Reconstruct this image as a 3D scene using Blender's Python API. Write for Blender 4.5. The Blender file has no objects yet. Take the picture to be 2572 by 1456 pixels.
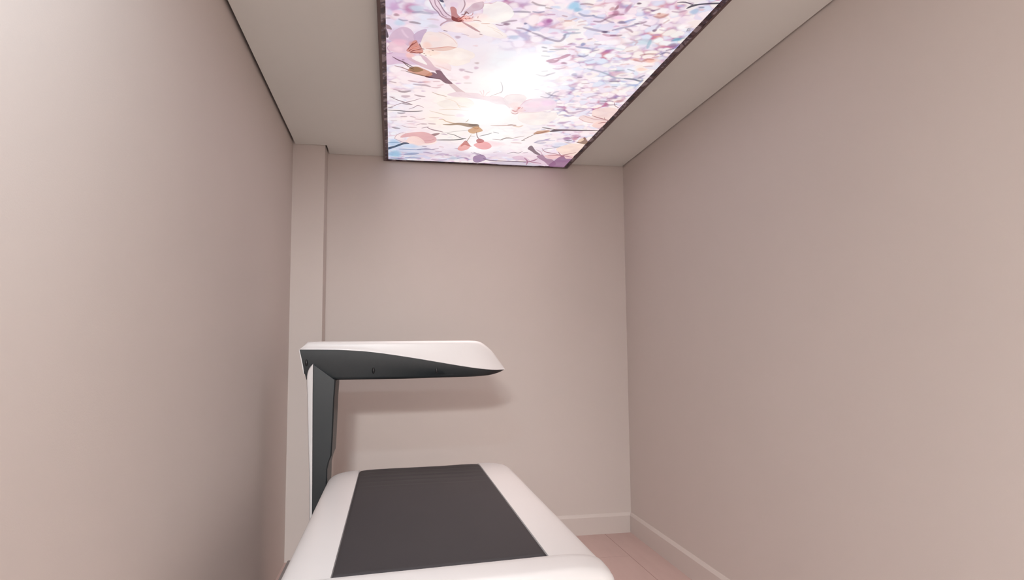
import bpy, bmesh, math, random
from mathutils import Matrix, Vector

scene = bpy.context.scene
COL = scene.collection
PI = math.pi

# ------------------------------------------------------------------ helpers
def lin(c):
    c = c / 255.0
    return c / 12.92 if c <= 0.04045 else ((c + 0.055) / 1.055) ** 2.4

def rgb(r, g, b):
    return (lin(r), lin(g), lin(b), 1.0)

def link(name, bm, mat, parent=None, smooth=35):
    """one mesh object out of a bmesh; edges sharper than `smooth` degrees stay crisp"""
    bmesh.ops.remove_doubles(bm, verts=bm.verts, dist=1e-6)
    bmesh.ops.recalc_face_normals(bm, faces=bm.faces)
    if smooth:
        for f in bm.faces:
            f.smooth = True
        for e in bm.edges:
            if len(e.link_faces) == 2 and e.calc_face_angle(0) > math.radians(smooth):
                e.smooth = False
    me = bpy.data.meshes.new(name)
    bm.to_mesh(me)
    bm.free()
    for m in (mat if isinstance(mat, (list, tuple)) else [mat]):
        me.materials.append(m)
    o = bpy.data.objects.new(name, me)
    COL.objects.link(o)
    if parent is not None:
        o.parent = parent
        o.matrix_parent_inverse = Matrix.Translation(parent.matrix_world.translation).inverted()
    return o

def thing(name, label, cat, loc):
    o = bpy.data.objects.new(name, None)
    COL.objects.link(o)
    o.location = loc
    o.matrix_world = Matrix.Translation(loc)
    o.empty_display_size = 0.1
    o['label'] = label
    o['category'] = cat
    return o

def struct(name, bm, mat, label=None, smooth=35):
    o = link(name, bm, mat, None, smooth)
    o['kind'] = 'structure'
    if label:
        o['label'] = label
    return o

def box(bm, x0, x1, y0, y1, z0, z1, bev=0, seg=2):
    r = bmesh.ops.create_cube(bm, size=1.0)
    for v in r['verts']:
        v.co = Vector(((x0 + x1) / 2 + v.co.x * (x1 - x0), (y0 + y1) / 2 + v.co.y * (y1 - y0), (z0 + z1) / 2 + v.co.z * (z1 - z0)))
    if bev:
        es = list({e for v in r['verts'] for e in v.link_edges})
        bmesh.ops.bevel(bm, geom=es, offset=bev, segments=seg, profile=0.5, affect='EDGES')
    return bm

def loft(bm, rings, cap=True):
    """skin closed rings of equal length"""
    vs = [[bm.verts.new(p) for p in r] for r in rings]
    n = len(rings[0])
    for a, b in zip(vs, vs[1:]):
        for i in range(n):
            j = (i + 1) % n
            bm.faces.new((a[i], a[j], b[j], b[i]))
    if cap:
        bm.faces.new(vs[0])
        bm.faces.new(vs[-1][::-1])
    return bm

def lerp_table(tab, x):
    if x <= tab[0][0]:
        return tab[0][1]
    for (a, u), (b, v) in zip(tab, tab[1:]):
        if x <= b:
            return u + (v - u) * (x - a) / (b - a)
    return tab[-1][1]

def smooth_table(tab, x):
    """monotone-ish cubic through the table"""
    n = len(tab)
    if x <= tab[0][0]:
        return tab[0][1]
    if x >= tab[-1][0]:
        return tab[-1][1]
    for i in range(n - 1):
        if x <= tab[i + 1][0]:
            break
    def slope(k):
        if k == 0:
            return (tab[1][1] - tab[0][1]) / (tab[1][0] - tab[0][0])
        if k == n - 1:
            return (tab[-1][1] - tab[-2][1]) / (tab[-1][0] - tab[-2][0])
        a = (tab[k][1] - tab[k - 1][1]) / (tab[k][0] - tab[k - 1][0])
        b = (tab[k + 1][1] - tab[k][1]) / (tab[k + 1][0] - tab[k][0])
        return 0 if a * b <= 0 else 2 * a * b / (a + b)
    h = tab[i + 1][0] - tab[i][0]
    t = (x - tab[i][0]) / h
    return ((2*t**3 - 3*t**2 + 1) * tab[i][1] + (t**3 - 2*t**2 + t) * h * slope(i)
            + (-2*t**3 + 3*t**2) * tab[i + 1][1] + (t**3 - t**2) * h * slope(i + 1))

# ------------------------------------------------------------------ materials
def new_mat(name):
    m = bpy.data.materials.new(name)
    m.use_nodes = True
    nt = m.node_tree
    return m, nt, nt.nodes['Principled BSDF']

def node(nt, kind, **kw):
    n = nt.nodes.new(kind)
    for k, v in kw.items():
        setattr(n, k, v)
    return n

def surface(name, col, rough=0.5, spec=0.5, bump=None, vary=None, coat=0.0):
    """plain procedural surface: colour with a slight noise variation and an optional noise bump"""
    m, nt, b = new_mat(name)
    L = nt.links.new
    b.inputs['Roughness'].default_value = rough
    b.inputs['Specular IOR Level'].default_value = spec
    b.inputs['Coat Weight'].default_value = coat
    tc = node(nt, 'ShaderNodeTexCoord')
    sc, amt = vary or (3.0, 0.03)
    n = node(nt, 'ShaderNodeTexNoise')
    n.inputs['Scale'].default_value = sc
    n.inputs['Detail'].default_value = 3
    L(tc.outputs['Object'], n.inputs['Vector'])
    r = node(nt, 'ShaderNodeValToRGB')
    r.color_ramp.elements[0].position = 0.3
    r.color_ramp.elements[1].position = 0.7
    r.color_ramp.elements[0].color = tuple(c * (1 - amt) for c in col[:3]) + (1,)
    r.color_ramp.elements[1].color = tuple(min(1, c * (1 + amt)) for c in col[:3]) + (1,)
    L(n.outputs['Fac'], r.inputs['Fac'])
    L(r.outputs['Color'], b.inputs['Base Color'])
    if bump:
        bs, bd, dist = bump
        n2 = node(nt, 'ShaderNodeTexNoise')
        n2.inputs['Scale'].default_value = bs
        n2.inputs['Detail'].default_value = 4
        L(tc.outputs['Object'], n2.inputs['Vector'])
        bp = node(nt, 'ShaderNodeBump')
        bp.inputs['Strength'].default_value = bd
        bp.inputs['Distance'].default_value = dist
        L(n2.outputs['Fac'], bp.inputs['Height'])
        L(bp.outputs['Normal'], b.inputs['Normal'])
    return m

WALL = rgb(214, 204, 198)
M_WALL = surface('wall_paint', WALL, 0.62, 0.35, bump=(260, 0.10, 0.002), vary=(1.6, 0.012))
M_SKIRT = surface('skirting_paint', WALL, 0.45, 0.4, vary=(2.0, 0.01))
M_CEIL = surface('ceiling_paint', rgb(233, 235, 230), 0.8, 0.25, bump=(300, 0.06, 0.001), vary=(1.5, 0.01))
M_WHITE = surface('white_plastic', rgb(222, 218, 217), 0.34, 0.5, bump=(900, 0.03, 0.0004), vary=(4, 0.008))
M_GREY = surface('grey_painted_steel', rgb(120, 112, 110), 0.45, 0.5)
M_DARK = surface('charcoal_plastic', rgb(27, 33, 36), 0.42, 0.5, bump=(700, 0.05, 0.0005), vary=(6, 0.04))
M_BLACK = surface('black_plastic', rgb(34, 34, 36), 0.3, 0.5)
M_PAD = surface('charcoal_vinyl', rgb(48, 45, 48), 0.55, 0.4, bump=(420, 0.12, 0.0008), vary=(5, 0.05))
M_FRAME = surface('bronze_frame', rgb(92, 70, 66), 0.38, 0.5, vary=(9, 0.10))

def floor_mat():
    """pale rosy floor tiles, 0.60 x 1.20 m, with thin darker joints"""
    m, nt, b = new_mat('floor_tile')
    L = nt.links.new
    tc = node(nt, 'ShaderNodeTexCoord')
    sp = node(nt, 'ShaderNodeSeparateXYZ')
    L(tc.outputs['Object'], sp.inputs[0])
    def mth(op, a, bb=None):
        n = node(nt, 'ShaderNodeMath', operation=op)
        for i, v in enumerate((a, bb)):
            if v is None:
                continue
            if isinstance(v, (int, float)):
                n.inputs[i].default_value = v
            else:
                L(v, n.inputs[i])
        return n.outputs[0]
    u = mth('DIVIDE', mth('SUBTRACT', sp.outputs['X'], 1.457), 0.60)
    col = mth('FLOOR', u)
    par = mth('MODULO', mth('ABSOLUTE', col), 2.0)            # staggered columns
    v = mth('DIVIDE', mth('SUBTRACT', mth('SUBTRACT', sp.outputs['Y'], 3.37), mth('MULTIPLY', par, 0.60)), 1.20)
    fu = mth('FRACT', u)
    fv = mth('FRACT', v)
    du = mth('MULTIPLY', mth('MINIMUM', fu, mth('SUBTRACT', 1.0, fu)), 0.60)
    dv = mth('MULTIPLY', mth('MINIMUM', fv, mth('SUBTRACT', 1.0, fv)), 1.20)
    d = mth('MINIMUM', du, mth('ADD', dv, 0.0006))
    j = mth('LESS_THAN', d, 0.0016)
    ns = node(nt, 'ShaderNodeTexNoise')
    ns.inputs['Scale'].default_value = 4.0
    ns.inputs['Detail'].default_value = 5
    mp = node(nt, 'ShaderNodeMapping')
    mp.inputs['Scale'].default_value = (3.0, 0.6, 1)
    L(tc.outputs['Object'], mp.inputs['Vector'])
    L(mp.outputs['Vector'], ns.inputs['Vector'])
    r = node(nt, 'ShaderNodeValToRGB')
    r.color_ramp.elements[0].position, r.color_ramp.elements[1].position = 0.3, 0.7
    r.color_ramp.elements[0].color = rgb(190, 164, 157)
    r.color_ramp.elements[1].color = rgb(198, 172, 165)
    L(ns.outputs['Fac'], r.inputs['Fac'])
    mx = node(nt, 'ShaderNodeMix', data_type='RGBA')
    L(j, mx.inputs['Factor'])
    L(r.outputs['Color'], mx.inputs['A'])
    mx.inputs['B'].default_value = rgb(138, 108, 98)
    L(mx.outputs['Result'], b.inputs['Base Color'])
    b.inputs['Roughness'].default_value = 0.5
    b.inputs['Specular IOR Level'].default_value = 0.35
    return m

def edge_mat():
    """unlit glossy margin of the printed fabric: dim mosaic of mauve, navy and brown"""
    m, nt, b = new_mat('print_margin')
    L = nt.links.new
    tc = node(nt, 'ShaderNodeTexCoord')
    n = node(nt, 'ShaderNodeTexNoise')
    n.inputs['Scale'].default_value = 22.0
    n.inputs['Detail'].default_value = 2.0
    L(tc.outputs['Object'], n.inputs['Vector'])
    r = node(nt, 'ShaderNodeValToRGB')
    els = r.color_ramp.elements
    els[0].position, els[0].color = 0.38, rgb(20, 14, 42)
    els[1].position, els[1].color = 0.60, rgb(156, 142, 150)
    for p, c in ((0.44, (58, 24, 30)), (0.50, (104, 78, 86)), (0.54, (46, 34, 66))):
        e = els.new(p)
        e.color = rgb(*c)
    L(n.outputs['Fac'], r.inputs['Fac'])
    L(r.outputs['Color'], b.inputs['Base Color'])
    b.inputs['Roughness'].default_value = 0.3
    return m

PRINT_STRENGTH = 0.96
def print_mats():
    """backlit print: the colours are the picture itself, lit from behind"""
    out = []
    for kind in ('ground', 'ink'):
        m, nt, b = new_mat('backlit_print_' + kind)
        L = nt.links.new
        nt.nodes.remove(b)
        o = nt.nodes['Material Output']
        at = node(nt, 'ShaderNodeAttribute', attribute_name='tint')
        em = node(nt, 'ShaderNodeEmission')
        em.inputs['Strength'].default_value = PRINT_STRENGTH
        if kind == 'ground':
            # out-of-focus blossom: puffy pastel petals (cells) with mauve and blue gaps between them
            tc = node(nt, 'ShaderNodeTexCoord')
            wob = node(nt, 'ShaderNodeTexNoise')
            wob.inputs['Scale'].default_value = 14.0
            wob.inputs['Detail'].default_value = 2.0
            L(tc.outputs['Object'], wob.inputs['Vector'])
            off = node(nt, 'ShaderNodeVectorMath', operation='SCALE')
            L(wob.outputs['Color'], off.inputs[0])
            off.inputs['Scale'].default_value = 0.055
            add = node(nt, 'ShaderNodeVectorMath', operation='ADD')
            L(tc.outputs['Object'], add.inputs[0])
            L(off.outputs[0], add.inputs[1])
            cell = node(nt, 'ShaderNodeTexVoronoi', feature='SMOOTH_F1')
            cell.inputs['Scale'].default_value = 21.0
            cell.inputs['Smoothness'].default_value = 0.35
            L(add.outputs[0], cell.inputs['Vector'])
            gap = node(nt, 'ShaderNodeTexVoronoi', feature='F1')
            gap.inputs['Scale'].default_value = 21.0
            L(add.outputs[0], gap.inputs['Vector'])
            hue = node(nt, 'ShaderNodeSeparateColor')
            L(cell.outputs['Color'], hue.inputs[0])
            pas = node(nt, 'ShaderNodeValToRGB')
            els = pas.color_ramp.elements
            els[0].position, els[0].color = 0.15, rgb(220, 225, 242)
            els[1].position, els[1].color = 0.85, rgb(252, 236, 226)
            for p, c in ((0.32, (238, 218, 234)), (0.5, (254, 236, 238)), (0.68, (255, 251, 247))):
                e = els.new(p)
                e.color = rgb(*c)
            L(hue.outputs[0], pas.inputs['Fac'])
            def mth(op, x, y=None):
                q = node(nt, 'ShaderNodeMath', operation=op)
                for i, v in enumerate((x, y)):
                    if isinstance(v, (int, float)):
                        q.inputs[i].default_value = v
                    elif v is not None:
                        L(v, q.inputs[i])
                return q.outputs[0]
            m1 = node(nt, 'ShaderNodeMix', data_type='RGBA')
            L(mth('MULTIPLY', at.outputs['Alpha'], 0.62), m1.inputs['Factor'])
            L(at.outputs['Color'], m1.inputs['A'])
            L(pas.outputs['Color'], m1.inputs['B'])
            n2 = node(nt, 'ShaderNodeTexNoise')
            n2.inputs['Scale'].default_value = 7.0
            L(tc.outputs['Object'], n2.inputs['Vector'])
            r2 = node(nt, 'ShaderNodeValToRGB')
            els = r2.color_ramp.elements
            els[0].position, els[0].color = 0.36, rgb(140, 158, 205)
            els[1].position, els[1].color = 0.66, rgb(216, 150, 150)
            for p, c in ((0.46, (164, 124, 170)), (0.54, (190, 120, 160))):
                e = els.new(p)
                e.color = rgb(*c)
            L(n2.outputs['Fac'], r2.inputs['Fac'])
            ed = node(nt, 'ShaderNodeMapRange', interpolation_type='SMOOTHSTEP')
            L(gap.outputs['Distance'], ed.inputs['Value'])
            ed.inputs['From Min'].default_value = 0.44
            ed.inputs['From Max'].default_value = 0.82
            pat = node(nt, 'ShaderNodeTexNoise')
            pat.inputs['Scale'].default_value = 5.0
            L(tc.outputs['Object'], pat.inputs['Vector'])
            pr = node(nt, 'ShaderNodeMapRange')
            L(pat.outputs['Fac'], pr.inputs['Value'])
            pr.inputs['From Min'].default_value = 0.38
            pr.inputs['From Max'].default_value = 0.62
            fac = mth('MULTIPLY', mth('MULTIPLY', ed.outputs[0], pr.outputs[0]), mth('MULTIPLY', at.outputs['Alpha'], 1.0))
            mx = node(nt, 'ShaderNodeMix', data_type='RGBA')
            L(fac, mx.inputs['Factor'])
            L(m1.outputs['Result'], mx.inputs['A'])
            L(r2.outputs['Color'], mx.inputs['B'])
            L(mx.outputs['Result'], em.inputs['Color'])
            L(em.outputs[0], o.inputs['Surface'])
        else:
            tc = node(nt, 'ShaderNodeTexCoord')
            n = node(nt, 'ShaderNodeTexNoise')
            n.inputs['Scale'].default_value = 9.0
            n.inputs['Detail'].default_value = 3.0
            L(tc.outputs['Object'], n.inputs['Vector'])
            r = node(nt, 'ShaderNodeValToRGB')
            r.color_ramp.elements[0].position, r.color_ramp.elements[1].position = 0.34, 0.66
            r.color_ramp.elements[0].color = (0.94, 0.90, 0.93, 1)
            r.color_ramp.elements[1].color = (1.06, 1.05, 1.03, 1)
            L(n.outputs['Fac'], r.inputs['Fac'])
            mu = node(nt, 'ShaderNodeMix', data_type='RGBA', blend_type='MULTIPLY')
            mu.inputs['Factor'].default_value = 1.0
            L(at.outputs['Color'], mu.inputs['A'])
            L(r.outputs['Color'], mu.inputs['B'])
            L(mu.outputs['Result'], em.inputs['Color'])
            tr = node(nt, 'ShaderNodeBsdfTransparent')
            ms = node(nt, 'ShaderNodeMixShader')
            L(at.outputs['Alpha'], ms.inputs['Fac'])
            L(tr.outputs[0], ms.inputs[1])
            L(em.outputs[0], ms.inputs[2])
            L(ms.outputs[0], o.inputs['Surface'])
        out.append(m)
    return out

M_FLOOR = floor_mat()
M_EDGE = edge_mat()
M_PRINT = print_mats()
PRINT_GROUND = """-8,2367,190,170,205
57,2356,215,190,215
130,2344,225,225,240
452,2290,225,205,230
569,2271,250,225,225
672,2254,190,210,235
746,2241,248,232,228
834,2227,225,185,205
923,2212,225,205,225
1041,2192,215,205,225
1129,2177,195,200,225
1189,2167,215,210,225
-8,2503,225,205,225
46,2494,245,215,225
107,2484,225,230,242
169,2473,235,215,232
524,2414,250,235,245
601,2401,225,195,222
663,2391,248,228,225
756,2376,225,225,245
865,2358,230,200,220
974,2339,235,220,235
1067,2324,240,215,218
1161,2308,225,205,215
-16,2673,220,195,215
558,2578,245,235,250
641,2565,245,240,250
740,2548,240,238,245
839,2532,245,230,245
938,2515,238,222,240
1038,2499,225,228,238
1137,2482,215,222,230
457,2788,238,238,242
633,2759,255,254,254
756,2739,250,240,248
863,2721,225,230,245
969,2704,230,235,245
1075,2686,238,230,235
1164,2672,245,222,212
386,2799,240,225,230
-8,3085,245,225,230
133,3062,248,228,232
303,3034,252,236,238
454,3010,255,248,245
586,2988,255,253,250
776,2957,254,250,252
890,2939,245,235,245
1042,2914,228,230,240
1137,2899,232,232,236
-8,3341,238,232,240
124,3320,252,235,235
266,3297,254,240,232
430,3270,255,240,238
634,3238,255,250,250
839,3205,252,238,246
1003,3178,248,236,242
1127,3158,240,228,232
-19,3643,236,230,236
92,3626,252,232,232
246,3601,253,238,228
503,3496,255,255,252
690,3531,255,245,243
913,3495,254,246,244
1070,3471,250,232,238
1182,3453,248,215,212
-8,3923,225,225,238
147,3898,248,225,228
337,3869,254,242,236
623,3824,255,252,250
863,3786,252,240,238
1055,3756,240,228,240
1175,3737,248,224,218
-20,4165,190,205,228
132,4184,215,215,230
282,4118,242,228,236
534,4079,255,250,250
788,4039,254,244,244
1042,4000,240,225,238
1144,3984,250,225,212
-7,4358,150,185,215
111,4340,160,178,208
216,4323,205,180,205
430,4319,215,195,212
701,4305,225,205,222
924,4310,240,215,225
1134,4357,190,150,180"""
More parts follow.
